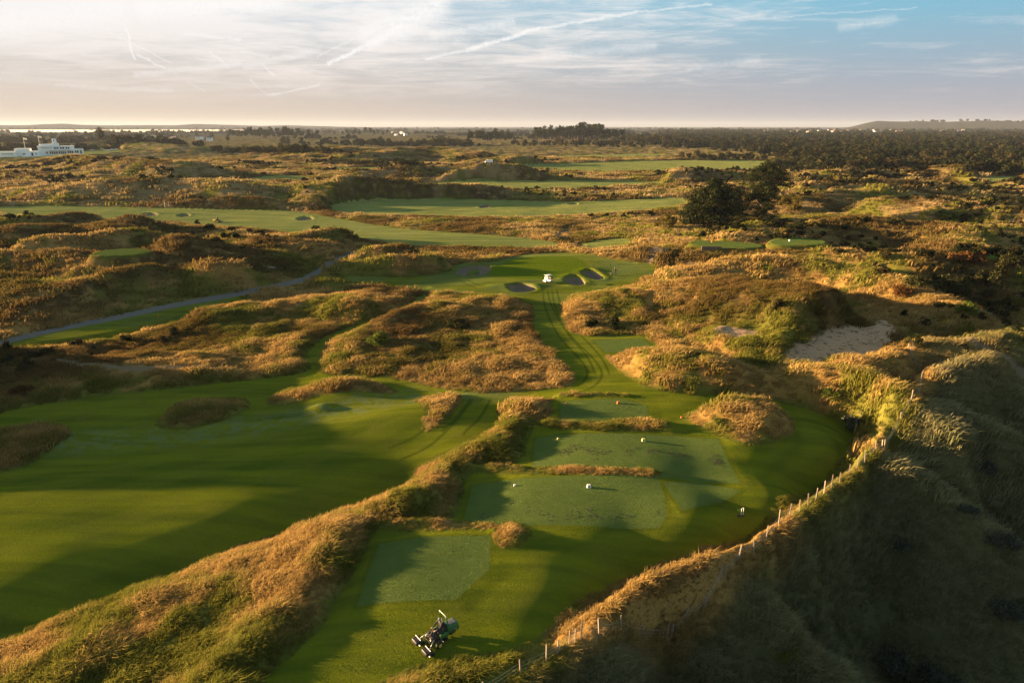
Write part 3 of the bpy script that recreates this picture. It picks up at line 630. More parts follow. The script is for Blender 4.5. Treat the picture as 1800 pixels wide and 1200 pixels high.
MASKS = {'mown': PZ['mown'], 'tee': PZ['tee'], 'green': PZ['green'], 'bunker': PZ['bunker'], 'blow': PZ['blow'], 'path': PZ['path'], 'track': PZ['track'],
         'tg': TG, 'td': TD, 'tm': TM, 'wheel': wheel_attr(), 'dew': dew_attr()}
def build_ground():
    idx = np.arange(NR*NA).reshape(NR, NA)
    F = np.stack([idx[:-1, :-1], idx[:-1, 1:], idx[1:, 1:], idx[1:, :-1]], -1).reshape(-1, 4)[:, ::-1]
    fm = lambda k: PZ[k][F].mean(1)
    cls = np.zeros(len(F), int)
    cls[fm('mown') > 0] = 1; cls[(fm('tee') > 0)] = 2; cls[fm('green') > 0] = 3; cls[fm('bunker') > 0] = 4; cls[fm('blow') > 0] = 5; cls[fm('path') > 0] = 6
    names = ['ground', 'fairway', 'tee_ground', 'putting_green', 'bunker_sand', 'dune_sand', 'path']
    V = np.column_stack([GX, GY, GZ])
    for c, nm in enumerate(names):
        f = F[cls == c]; u, inv = np.unique(f, return_inverse=True)
        o = obj_mesh(nm, V[u], inv.reshape(f.shape), GM, attrs={k: v[u] for k, v in MASKS.items()})
        tag(o, kind='structure')
build_ground()

# ------------------------------------------------------------------ standing grass
def grass_mat(name, wet=False):
    m, t, out = new_mat(name)
    g = t.attr('tg', 'INSTANCER'); ma = t.attr('tm', 'INSTANCER'); rd = t.attr('rnd', 'INSTANCER'); hd = t.attr('td', 'INSTANCER')
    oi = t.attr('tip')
    straw = t.mix(rd, (0.54, 0.365, 0.138), (0.31, 0.192, 0.064))
    gp = t.n('ShaderNodeNewGeometry').outputs['Position']; dfar = t.ss(t.n('ShaderNodeVectorMath', operation='LENGTH', i_0=gp).outputs['Value'], 110.0, 300.0)
    straw = t.mix(dfar, straw, t.mix(rd, (0.46, 0.335, 0.165), (0.29, 0.20, 0.085)))  # blades get the same dull far straw, dune shade partly in the colour
    gr = t.mix(rd, (0.11, 0.14, 0.020), (0.25, 0.225, 0.04))
    c = t.mix(t.ss(t.m('ADD', g, t.m('MULTIPLY', t.m('SUBTRACT', rd, 0.5), 0.5)), 0.35, 0.9), straw, gr)
    c = t.mix(t.m('MULTIPLY', hd, 0.75), c, (0.085, 0.048, 0.018))
    c = t.mix(ma, c, t.mix(rd, (0.15, 0.165, 0.08), (0.36, 0.315, 0.17)))
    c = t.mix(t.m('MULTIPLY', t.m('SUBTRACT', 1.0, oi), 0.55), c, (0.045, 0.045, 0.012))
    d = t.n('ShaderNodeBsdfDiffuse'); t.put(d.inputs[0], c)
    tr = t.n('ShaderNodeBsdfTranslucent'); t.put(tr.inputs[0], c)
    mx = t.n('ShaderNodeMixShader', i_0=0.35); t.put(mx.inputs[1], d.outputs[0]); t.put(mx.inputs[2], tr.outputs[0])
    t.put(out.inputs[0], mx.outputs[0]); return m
GRASS = grass_mat('long_grass_blades')
HIDE = bpy.data.collections.new('grass_sources')     # sources for the scatter, not linked to the scene
def tuft(name, n, rad, hgt, wid, lean, seed):
    r = np.random.default_rng(seed); V = []; F = []; T = []
    for i in range(n):
        a = r.random()*6.283; q = rad*math.sqrt(r.random()); bx, by = q*math.cos(a), q*math.sin(a)
        h = hgt*(0.45 + 0.75*r.random()); da = r.normal(0, 1.0); dirx = 0.55 + math.cos(da)*0.45+bx/rad*0.45; diry = math.sin(da)*0.5+by/rad*0.45
        L = lean*(0.3 + 0.9*r.random())*h; fa = r.random()*6.283; wx, wy = wid*math.cos(fa), wid*math.sin(fa)
        pts = [(bx, by, -0.12, 1.0, 0), (bx + .28*L*dirx, by + .28*L*diry, h*.55, .8, .55), (bx + L*dirx, by + L*diry, h*(1 - .22*lean), .06, 1)]
        k = len(V)
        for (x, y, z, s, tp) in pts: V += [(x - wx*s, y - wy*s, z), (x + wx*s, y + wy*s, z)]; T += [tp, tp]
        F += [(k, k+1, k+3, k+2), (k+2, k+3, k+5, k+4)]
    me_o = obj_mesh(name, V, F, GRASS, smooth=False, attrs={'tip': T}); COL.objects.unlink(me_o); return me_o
def scatter(name, x, y, z, scale, srcs, label=None, extra=None):
    me = bpy.data.meshes.new(name + '_points'); n = len(x)
    me.vertices.add(n); me.vertices.foreach_set('co', np.column_stack([x, y, z]).astype(np.float32).ravel())
    r = np.random.default_rng(n)
    pz = extra
    dat = {'scl': scale, 'rot': r.normal(-0.5, 0.75, n), 'rnd': r.random(n), 'tg': pz[0], 'td': pz[1], 'tm': pz[2]}
    for k, v in dat.items():
        at = me.attributes.new(k, 'FLOAT', 'POINT'); at.data.foreach_set('value', np.asarray(v, np.float32))
    at = me.attributes.new('pick', 'INT', 'POINT'); at.data.foreach_set('value', r.integers(0, len(srcs), n).astype(np.int32))
    o = bpy.data.objects.new(name, me); COL.objects.link(o)
    c = bpy.data.collections.new(name + '_sources')
    for s in srcs: c.objects.link(s)
    ng = bpy.data.node_groups.new(name, 'GeometryNodeTree')
    ng.interface.new_socket('Geometry', in_out='INPUT', socket_type='NodeSocketGeometry'); ng.interface.new_socket('Geometry', in_out='OUTPUT', socket_type='NodeSocketGeometry')
    N = ng.nodes; L = ng.links
    gi = N.new('NodeGroupInput'); go = N.new('NodeGroupOutput'); iop = N.new('GeometryNodeInstanceOnPoints'); ci = N.new('GeometryNodeCollectionInfo')
    ci.inputs[0].default_value = c; ci.inputs['Separate Children'].default_value = True; ci.inputs['Reset Children'].default_value = True
    def na(nm, ty='FLOAT'):
        q = N.new('GeometryNodeInputNamedAttribute'); q.data_type = ty; q.inputs[0].default_value = nm; return q.outputs[0]
    cr = N.new('ShaderNodeCombineXYZ'); L.new(na('rot'), cr.inputs[2])
    m2p = N.new('GeometryNodeMeshToPoints')
    L.new(gi.outputs[0], m2p.inputs[0]); L.new(m2p.outputs[0], iop.inputs['Points']); L.new(ci.outputs[0], iop.inputs['Instance']); iop.inputs['Pick Instance'].default_value = True
    L.new(na('pick', 'INT'), iop.inputs['Instance Index']); L.new(cr.outputs[0], iop.inputs['Rotation']); 
    cs = N.new('ShaderNodeCombineXYZ'); s_ = na('scl'); [L.new(s_, cs.inputs[i]) for i in range(3)]; L.new(cs.outputs[0], iop.inputs['Scale'])
    L.new(iop.outputs[0], go.inputs[0])
    md = o.modifiers.new('scatter', 'NODES'); md.node_group = ng
    return o
def build_grass():
    bands = [('tufted_marram_grass', 24, 62, 21.0*GD, (34, .34, .48, .016), 48), ('tussocky_dune_grass', 62, 125, 5.6*GD, (30, .62, .50, .032), 46), ('pale_rough_grass', 125, 300, 1.15*GD, (26, 1.15, .62, .070), 44), ('distant_rough_grass', 300, 720, 0.17*GD, (22, 2.6, 1.0, .17), 41)]
    for bi, (nm, r0, r1, dens, tp, half) in enumerate(bands):
        srcs = [tuft(nm + '_tuft', tp[0], tp[1]*s, tp[2]*s, tp[3], ln, 50 + 10*bi + i) for i, (s, ln) in enumerate([(1, .7), (1.1, 1.0), (.85, .5), (1.0, 1.3)])]
        area = R(half*2)/2*(r1*r1 - r0*r0); n = int(area*dens)
        rr = np.sqrt(rng.random(n)*(r1*r1 - r0*r0) + r0*r0); aa = (rng.random(n)*2 - 1)*R(half)
        x = rr*np.sin(aa); y = rr*np.cos(aa); Z = plan(x, y)
        edge = -Z['mown']
        clump = fbm(x, y, 2.6, 2, 63)
        keep = (edge > -0.05) & (Z['path'] < -0.3) & (Z['bunker'] < -0.1) & (Z['blow'] < 0.1) & (Z['ditch'] < 0.5) & (Z['track'] < 0.1)
        keep &= rng.random(n) < (0.85 + 0.6*clump)
        x, y, edge, clump = x[keep], y[keep], edge[keep], clump[keep]; Z = {k: v[keep] for k, v in Z.items()}
        fdd, _s, _q = line_prof(x, y, W_FENCE3, 4); edge = np.where(fdd < .45, -1.0, edge)
        sc = (0.38 + 0.70*sst(edge, -0.1, 1.3))*(0.68 + 1.0*np.clip(clump + .3, 0, 1))*(0.8 + 0.4*rng.random(len(x)))
        sc = sc*(0.72 + 0.28*sst(fbm(x, y, 14, 2, 64), -.35, .2))
        g, d, m = tint(x, y, Z); sc = sc*(1 + .10*m)
        o = scatter(nm, x, y, zbilin(x, y) - 0.02, sc, srcs, extra=(g, d, m))
        tag(o, kind='stuff'); o['label'] = ['long marram and straw coloured grass on the nearest dunes', 'tussocky golden grass on the dunes round the corridor', 'pale rough grass on the middle distance dunes', 'dun rough grass on the distant dunes'][bi]; o['category'] = 'grass'
        print(nm, len(x))
GD = 1.0
build_grass()

# ------------------------------------------------------------------ air
def build_haze():
    me = bpy.data.meshes.new('haze'); bm = bmesh.new(); bmesh.ops.create_cube(bm, size=1); bm.to_mesh(me); bm.free()
    o = bpy.data.objects.new('haze', me); COL.objects.link(o)
    zlo, zhi = float(GZ.min()) - 1.5, 150.0
    o.scale = (53000, 53000, zhi - zlo); o.location = (0, 0, (zlo + zhi)/2)
    m, t, out = new_mat('morning_air'); v = t.n('ShaderNodeVolumePrincipled'); v.inputs['Color'].default_value = (0.42, 0.50, 0.66, 1); v.inputs['Density'].default_value = HAZE; v.inputs['Anisotropy'].default_value = 0.12
    t.put(out.inputs[1], v.outputs[0]); me.materials.append(m); tag(o, kind='stuff')
HAZE = 0.00005
build_haze()
def build_mist():
    me = bpy.data.meshes.new('mist'); bm = bmesh.new(); bmesh.ops.create_cube(bm, size=1); bm.to_mesh(me); bm.free()
    o = bpy.data.objects.new('mist', me); COL.objects.link(o); o.scale = (2600, 1500, 8); o.location = (-3000, 4000, 2.0); o.rotation_euler = (0, 0, R(8))
    m, t, out = new_mat('low_river_mist'); v = t.n('ShaderNodeVolumePrincipled'); v.inputs['Color'].default_value = (0.95, 0.95, 0.97, 1); v.inputs['Density'].default_value = 0.0014; v.inputs['Anisotropy'].default_value = 0.2
    t.put(out.inputs[1], v.outputs[0]); me.materials.append(m); tag(o, 'pale mist lying low over the far left plain', 'mist', kind='stuff')
build_mist()

# ================================================================== things
def mat(name, col, rough=0.6, metal=0.0, var=0.12, scale=6.0, spec=0.4, trans=0.0):
    m, t, out = new_mat(name)
    tc = t.n('ShaderNodeTexCoord').outputs['Object']; nz = t.noise(tc, scale, 4, 0.6)
    d = tuple(c*(1-var) for c in col); l = tuple(min(1, c*(1+var)) for c in col)
    c = t.mix(t.ss(nz, .3, .7), d, l)
    b = t.n('ShaderNodeBsdfPrincipled'); t.put(b.inputs['Base Color'], c); b.inputs['Roughness'].default_value = rough
    b.inputs['Metallic'].default_value = metal; b.inputs['Specular IOR Level'].default_value = spec
    t.put(out.inputs[0], b.outputs[0]); return m
def leaf_mat(name, a, b, tr=0.25, sc=0.9):
    m, t, out = new_mat(name)
    geo = t.n('ShaderNodeNewGeometry'); nz = t.noise(geo.outputs['Position'], sc, 4, 0.65); rp = geo.outputs['Random Per Island']
    c = t.mix(t.ss(t.m('ADD', nz, t.m('MULTIPLY', t.m('SUBTRACT', rp, .5), .35)), .34, .68), a, b)
    d = t.n('ShaderNodeBsdfDiffuse'); t.put(d.inputs[0], c); tl = t.n('ShaderNodeBsdfTranslucent'); t.put(tl.inputs[0], c)
    mx = t.n('ShaderNodeMixShader', i_0=tr); t.put(mx.inputs[1], d.outputs[0]); t.put(mx.inputs[2], tl.outputs[0]); t.put(out.inputs[0], mx.outputs[0]); return m
M = dict(
 bark=mat('rough_bark', (.13, .095, .07), .9, var=.35), white=mat('white_paint', (.80, .80, .79), .5, var=.04), glass=mat('dark_window_glass', (.03, .035, .045), .12, spec=.6),
 timber=mat('weathered_timber', (.23, .18, .13), .85, var=.25, scale=14), wire=mat('galvanised_wire', (.30, .29, .27), .5, .6), green=mat('green_machine_paint', (.035, .11, .03), .35),
 black=mat('black_plastic', (.014, .014, .016), .45), tyre=mat('rubber_tyre', (.018, .018, .018), .85), yellow=mat('yellow_paint', (.55, .40, .04), .4), steel=mat('bright_steel', (.30, .30, .29), .45, .6),
 skin=mat('skin', (.46, .27, .18), .6, var=.06), cloth=mat('dark_work_clothes', (.018, .020, .026), .9, var=.3, scale=9), cap=mat('grey_cap', (.16, .17, .19), .9), roof=mat('dull_roof', (.16, .13, .12), .8),
 seat=mat('dark_seat_vinyl', (.03, .03, .035), .5), cream=mat('cream_paint', (.62, .58, .48), .6), redp=mat('red_paint', (.45, .06, .02), .5), orangep=mat('orange_paint', (.60, .14, .02), .5), yellp=mat('pale_yellow_paint', (.75, .62, .22), .5),
 earth=mat('bare_earth', (.045, .028, .018), .95, var=.3), slate=mat('grey_slate', (.13, .13, .14), .8), brick=mat('brown_brick', (.25, .14, .09), .85, var=.2), conc=mat('concrete', (.30, .29, .27), .85),
 pine=leaf_mat('pine_needles', (.008, .015, .006), (.036, .040, .013), .15, 1.1), leaf=leaf_mat('dark_scrub_leaves', (.020, .026, .010), (.065, .060, .022), .25), scrub=None, golden=leaf_mat('yellowing_leaves', (.06, .055, .012), (.16, .12, .030), .3),
 rusty=leaf_mat('rusty_bracken', (.05, .025, .012), (.16, .075, .025), .25, 2), grey=leaf_mat('grey_buckthorn_leaves', (.030, .036, .026), (.095, .100, .075), .2, 2.5), bright=leaf_mat('bright_green_leaves', (.05, .075, .012), (.13, .15, .03), .3),
 farleaf=leaf_mat('far_tree_leaves', (.018, .024, .010), (.070, .062, .022), .25, .05), farpine=leaf_mat('far_conifer_leaves', (.010, .018, .009), (.035, .040, .016), .1, .15),
)
def scrub_mat():
    m, t, out = new_mat('mixed_scrub_leaves'); rd = t.attr('rnd', 'INSTANCER'); geo = t.n('ShaderNodeNewGeometry'); rp = geo.outputs['Random Per Island']
    cr = t.n('ShaderNodeValToRGB'); t.put(cr.inputs[0], rd); e = cr.color_ramp.elements; e[0].color = (.012, .018, .008, 1); e[1].color = (.060, .054, .022, 1)
    for p, c in ((.35, (.020, .027, .010, 1)), (.6, (.038, .040, .014, 1)), (.8, (.044, .034, .014, 1))): q = e.new(p); q.color = c
    c = t.mix(t.m('MULTIPLY', rp, .6), cr.outputs[0], (.012, .014, .008)); d = t.n('ShaderNodeBsdfDiffuse'); t.put(d.inputs[0], c); tl = t.n('ShaderNodeBsdfTranslucent'); t.put(tl.inputs[0], c)
    mx = t.n('ShaderNodeMixShader', i_0=.25); t.put(mx.inputs[1], d.outputs[0]); t.put(mx.inputs[2], tl.outputs[0]); t.put(out.inputs[0], mx.outputs[0]); return m
M['scrub'] = scrub_mat()
def part(name, m, parent, V=None, F=None, bm=None, smooth=False):
    me = bpy.data.meshes.new(name)
    if bm is not None: bm.to_mesh(me); bm.free()
    else: me.from_pydata(V, [], F)
    if smooth: me.polygons.foreach_set('use_smooth', [True]*len(me.polygons))
    me.materials.append(m); o = bpy.data.objects.new(name, me); COL.objects.link(o); o.parent = parent; return o
def thing(name, label, cat, loc=(0, 0, 0), rz=0.0, group=None, sc=1.0):
    o = bpy.data.objects.new(name, None); COL.objects.link(o); o.location = loc; o.rotation_euler = (0, 0, rz); o.scale = (sc, sc, sc); o.empty_display_size = .2
    return tag(o, label, cat, group)
def copy_tree(o, parent=None):
    c = o.copy(); COL.objects.link(c); c.parent = parent
    for ch in list(o.children): copy_tree(ch, c)
    return c
def bx(bm, c, s, rot=None, bev=0.0, taper=None):
    r = bmesh.ops.create_cube(bm, size=1); vs = r['verts']
    for v in vs:
        p = Vector((v.co.x*s[0], v.co.y*s[1], v.co.z*s[2]))
        if taper and v.co.z > 0: p.x *= taper[0]; p.y *= taper[1]
        v.co = p
    if bev > 0:
        es = list({e for v in vs for e in v.link_edges}); rb = bmesh.ops.bevel(bm, geom=es, offset=bev, segments=2, affect='EDGES', profile=.6)
        vs = list({v for f in rb['faces'] for v in f.verts} | {v for v in vs if v.is_valid})
    for v in vs:
        if rot: v.co = rot @ v.co
        v.co += Vector(c)
    return vs
def cyl(bm, a, b, r0, r1=None, n=10, caps=True):
    a = Vector(a); b = Vector(b); r1 = r0 if r1 is None else r1; d = b - a
    q = d.to_track_quat('Z', 'Y').to_matrix().to_4x4()
    bmesh.ops.create_cone(bm, cap_ends=caps, segments=n, radius1=r0, radius2=r1, depth=d.length, matrix=Matrix.Translation((a+b)/2) @ q)
def tube(bm, pts, rad, n=8):
    for i in range(len(pts)-1): 
        r0 = rad[i] if isinstance(rad, (list, tuple)) else rad; r1 = rad[i+1] if isinstance(rad, (list, tuple)) else rad
        cyl(bm, pts[i], pts[i+1], r0, r1, n)
        if i: bmesh.ops.create_icosphere(bm, subdivisions=1, radius=r0*1.0, matrix=Matrix.Translation(Vector(pts[i])))
def sph(bm, c, r, s=(1, 1, 1), sub=2):
    bmesh.ops.create_icosphere(bm, subdivisions=sub, radius=r, matrix=Matrix.Translation(Vector(c)) @ Matrix.Diagonal((s[0], s[1], s[2], 1)))
NB = bmesh.new

# ------------------------------------------------------------------ trees and bushes
def leaves(clumps, per, size, seed, flat=1.0, spray=0.0):
    """leaf sprays scattered through clumps: (x,y,z,rx,ry,rz)"""
    r = np.random.default_rng(seed); C = np.repeat(np.array(clumps, float), per, 0); n = len(C)
    d = r.normal(size=(n, 3)); d /= np.linalg.norm(d, axis=1)[:, None]; q = r.random(n)**0.45
    p = C[:, :3] + d*q[:, None]*C[:, 3:6]
    a = d + r.normal(size=(n, 3))*0.7; a[:, 2] += 0.35; a /= np.linalg.norm(a, axis=1)[:, None]
    b = np.cross(a, r.normal(size=(n, 3))); b /= np.linalg.norm(b, axis=1)[:, None] + 1e-6; c = np.cross(a, b)
    s = size*(0.55 + 0.9*r.random(n))[:, None]
    V = np.stack([p - b*s*.5, p + c*s*.32*flat + a*s*.3, p + b*s*.62, p - c*s*.32*flat + a*s*.12], 1).reshape(-1, 3)
    return V, np.arange(4*n).reshape(n, 4)
def leafy(name, m, parent, clumps, per, size, seed, flat=1.0):
    V, F = leaves(clumps, per, size, seed, flat); return obj_mesh(name, V, F, m, parent, smooth=False)
def limb_mesh(parent, h, rad, tops, seed, m=None, lean=0.0, fork=.35):
    rn = random.Random(seed); bm = NB(); pts = [(0, 0, -.5)]; x = y = 0
    for k in range(1, 6): x += rn.uniform(-.04, .04)*h + lean*h/5; y += rn.uniform(-.04, .04)*h; pts.append((x, y, h*k/5))
    tube(bm, pts, [rad*(1.25 - .17*i) for i in range(6)], 8)
    for tp in tops:
        k = rn.choice([2, 3, 4]); a = Vector(pts[k]); b = Vector(tp); mid = a.lerp(b, .55) + Vector((0, 0, -.05*h))
        tube(bm, [a, mid, b], [rad*.45, rad*.3, rad*.1], 6)
    return part('trunk', m or M['bark'], parent, bm=bm, smooth=True)
def pine_clumps(h, w, seed, low=.35, n=34, flat=.42):
    rn = random.Random(seed); cl = []; lobes = [(rn.uniform(-.5, .5)*w*.55, rn.uniform(-.5, .5)*w*.5, rn.uniform(low+.12, .9)*h) for _ in range(6)]
    for i in range(n):
        t = (i+.5)/n; z = (low + (1-low)*t)*h*.95; prof = math.sin(min(1, (t*.85+.22))*math.pi)**.6
        a = rn.uniform(0, 6.28); q = w*.5*prof*math.sqrt(rn.random())*.95; s = w*rn.uniform(.085, .16)
        cl.append((q*math.cos(a), q*math.sin(a), z + rn.uniform(-.05, .05)*h, s*1.25, s*1.25, s*flat*1.5))
    for lx, ly, lz in lobes: cl.append((lx, ly, lz, w*.17, w*.17, w*.09))
    return cl
def make_pine(label, loc, h, w, seed, low=.35, n=34, m='pine', group=None, rz=0, lean=0.0, per=85, cat='tree', name='pine_tree'):
    o = thing(name, label, cat, loc, rz, group); cl = pine_clumps(h, w, seed, low, n)
    leafy('crown', M[m], o, cl, per*2, w*.030, seed); limb_mesh(o, h*.78, h*.022+.05, [c[:3] for c in cl[::5]], seed, lean=lean); return o
def bush_clumps(w, h, seed, n=16):
    rn = random.Random(seed); cl = []
    for i in range(n):
        a = rn.uniform(0, 6.28); q = math.sqrt(rn.random())*w*.42; z = h*rn.uniform(.22, .82)*math.sqrt(max(.1, 1-(q/(w*.52))**2)); s = w*rn.uniform(.11, .2)
        cl.append((q*math.cos(a), q*math.sin(a), z, s, s, min(s*.8, h*.3)))
    return cl
def make_bush(label, loc, w, h, seed, m='leaf', group=None, n=18, per=110, size=None, name='bush', cat='bush'):
    o = thing(name, label, cat, loc, 0, group); cl = bush_clumps(w, h, seed, n)
    leafy('foliage', M[m], o, cl, per, size or w*.055, seed)
    bm = NB(); rn = random.Random(seed)
    for c in cl[:7]: cyl(bm, (rn.uniform(-.1, .1)*w, rn.uniform(-.1, .1)*w, -.3), c[:3], .02*w*.6+.015, .012, 5)
    part('stem', M['bark'], o, bm=bm); return o
def px_scale(loc): return (Vector(loc) - cam.location).dot(Vector((0, math.cos(PITCH), -math.sin(PITCH))))/1200.0
def at(u, v): return land(u, v)

def build_near_trees():
    # the clump of pines right of the green: (u, base v, top v, width px, lowest crown fraction, label)
    for i, (u, vb, vt, wp, low, n, lb, mm) in enumerate([
        (1250, 398, 322, 104, .10, 60, 'broadest of the dark pines, bushy to the ground, left of the umbrella pines', 'pine'),
        (1284, 386, 334, 64, .12, 36, 'dark pine pressed against the right side of the broadest bushy pine', 'pine'),
        (1218, 396, 350, 56, .06, 30, 'low dark pine filling the left flank of the broadest bushy pine', 'pine'),
        (1345, 352, 291, 70, .45, 38, 'flat topped umbrella pine standing highest and farthest in the pine clump', 'pine'),
        (1341, 386, 321, 70, .48, 40, 'umbrella pine with bare forked trunk in front of the farthest umbrella pine', 'pine'),
        (1344, 391, 356, 46, .05, 26, 'small dark pine at the foot of the umbrella pine with forked trunk', 'pine')]):
        p = at(u, vb); s = px_scale(p)
        make_pine(lb, (p[0], p[1], p[2]-.1), (vb-vt)*s*1.04, wp*s, 100+i, low, n, mm, 'pines right of the green', rz=i, per=95)
    for i, (u, vb, wp, hp, mm, lb) in enumerate([
        (1168, 402, 42, 34, 'golden', 'yellowish bush at the left foot of the dark pine clump'),
        (1390, 372, 44, 36, 'golden', 'sunlit olive bush just right of the umbrella pines'),
        (1408, 404, 30, 20, 'pine', 'round dark bush on the slope behind the high tee with white marker'),
        (1388, 399, 12, 9, 'pine', 'tiny dark bush between the sandy hillock and round dark bush'),
        (1605, 616, 28, 44, 'pine', 'upright black green bush at the far end of the post fence'),
        (1700, 553, 40, 26, 'bright', 'round dark bush with bright green top beyond the post fence'),
        (1668, 520, 64, 44, 'leaf', 'widest dark scrub bush in the shaded hollow at right'),
        (1735, 505, 60, 36, 'leaf', 'dark scrub bush right of the widest bush in shaded hollow'),
        (1612, 505, 48, 26, 'leaf', 'low dark scrub bush left of the widest bush in shaded hollow'),
        (1585, 520, 44, 20, 'rusty', 'rust brown low bush on slope below the long dark hedge of scrub'),
        (1700, 462, 64, 22, 'rusty', 'rust topped bush just below the far right tee'),
        (1770, 470, 50, 26, 'leaf', 'dark bush below the right end of the far right tee'),
        (1665, 385, 40, 20, 'bright', 'green topped bush on the shaded dunes above the far right tee'),
        (1785, 545, 30, 30, 'golden', 'yellowish bush at the right edge beyond the shaded hollow'),
        (1512, 752, 60, 34, 'grey', 'pale grey twiggy bush on the bank where the lawn turns by the fence'),
        (38, 694, 40, 22, 'rusty', 'rust coloured bush on the shaded rough at the far left'),
        (668, 604, 46, 22, 'bright', 'reedy green clump on the golden rough left of the corridor'),
        (806, 578, 46, 20, 'leaf', 'dark brown bush in the middle of the golden rough'),
        (776, 634, 16, 14, 'leaf', 'small dark bush below the dark brown bush on golden rough'),
        (808, 610, 20, 9, 'leaf', 'low dark tuft between the two dark bushes on golden rough'),
        (1265, 745, 26, 12, 'bright', 'low green weeds on the near side of the oval island of grass'),
        (1455, 700, 40, 18, 'bright', 'green brambles on the golden dune above the turn of lawn'),
        (1390, 352, 40, 12, 'leaf', 'thin dark scrub line behind the sunlit olive bush'),
        (10, 278+110, 20, 10, 'leaf', 'dark bush on the far left dune')][:-1]):
        p = at(u, vb); s = px_scale(p)
        make_bush(lb, (p[0], p[1], p[2]-.05), wp*s, hp*s, 200+i, mm, n=22, per=90)
    # sea buckthorn in the shaded valley at lower right
    for i, (u, vb, wp, hp, lb) in enumerate([(1580, 1170, 80, 40, 'grey sea buckthorn lowest in the shaded valley at lower right'), (1650, 1198, 80, 40, 'grey sea buckthorn at the bottom edge of the shaded valley'),
        (1760, 960, 60, 34, 'grey sea buckthorn highest up the shaded slope at right'), (1770, 1085, 70, 40, 'grey sea buckthorn at the right edge half way down the slope'), (1700, 900, 40, 22, 'small dark buckthorn below the spur of the shaded dune'),
        (1580, 960, 50, 30, 'dark green buckthorn in the middle of the shaded slope'), (1390, 1160, 50, 26, 'bright green bramble patch low on the shaded dune'), (1720, 830, 60, 30, 'dark buckthorn in the hollow behind the shaded spur')]):
        p = at(u, vb); s = px_scale(p); make_bush(lb, (p[0], p[1], p[2]-.1), wp*s, hp*s*.8, 260+i, 'bright' if 'bramble' in lb else 'grey', n=22, per=130, size=wp*s*.045)
build_near_trees()

def copyable(kind, seed):
    """far tree: crown + trunk, unit height 10 m"""
    o = thing('conifer_tree' if kind == 'pine' else ('broadleaf_tree' if kind == 'round' else 'thicket_bush'), 'x', 'tree')
    if kind == 'pine':
        rn = random.Random(seed); cl = [(rn.uniform(-1, 1)*1.5, rn.uniform(-1, 1)*1.5, rn.uniform(4.2, 9.2), 1.3, 1.3, .95) for _ in range(13)]
        leafy('crown', M['farpine'], o, cl, 60, .62, seed); bm = NB(); cyl(bm, (0, 0, -1), (0, 0, 8), .22, .08, 6); part('trunk', M['bark'], o, bm=bm)
    elif kind == 'round':
        rn = random.Random(seed); cl = []
        for _ in range(18):
            a = rn.uniform(0, 6.28); q = rn.uniform(0, 3.1); cl.append((q*math.cos(a), q*math.sin(a), rn.uniform(2.2, 8.6 - q*.8), 1.7, 1.7, 1.35))
        leafy('crown', M['farleaf'], o, cl, 60, .75, seed); bm = NB(); cyl(bm, (0, 0, -1), (0, 0, 6), .26, .10, 6); part('trunk', M['bark'], o, bm=bm)
    else:
        rn = random.Random(seed); cl = []
        for _ in range(16):
            a = rn.uniform(0, 6.28); q = rn.uniform(0, 5.4); cl.append((q*math.cos(a), q*math.sin(a), rn.uniform(1.2, 7.4 - q*.55), 2.2, 2.2, 1.9))
        leafy('foliage', M['leaf'], o, cl, 70, .9, seed)
    return o
BELTS = [  # u0,u1, v of base, v of tops, count, kind, label
 (940, 1095, 249, 219, 40, 'pine', 'tall dark conifer of the highest pine wood on the skyline'),
 (1090, 1225, 252, 233, 22, 'round', 'dark tree right of the tall skyline pine wood'),
 (820, 905, 252, 227, 18, 'pine', 'conifer in the second pine wood left of the tall one'),
 (750, 830, 256, 239, 14, 'round', 'round dark tree left of the second pine wood'),
 (905, 1110, 258, 243, 20, 'round', 'low dark tree along the front of the skyline pine woods'),
 (400, 560, 245, 224, 34, 'pine', 'conifer of the long dark wood at centre left'),
 (400, 600, 268, 249, 24, 'bush', 'dark thicket tree in front of the long wood at centre left'),
 (598, 695, 240, 225, 12, 'pine', 'conifer in the broken row between the centre woods'),
 (190, 262, 246, 233, 10, 'round', 'round tree in row right of the lone tall pale tree'),
 (0, 165, 246, 233, 16, 'round', 'hazy round tree behind the white clubhouse'),
 (606, 735, 290, 275, 14, 'bush', 'dark bush in thicket beyond the ridge at centre left'),
 (1195, 1345, 282, 261, 18, 'round', 'dark round tree behind the pale far fairway at right'),
 (1345, 1470, 292, 268, 16, 'bush', 'dark scrub tree right of the pale far fairway'),
]
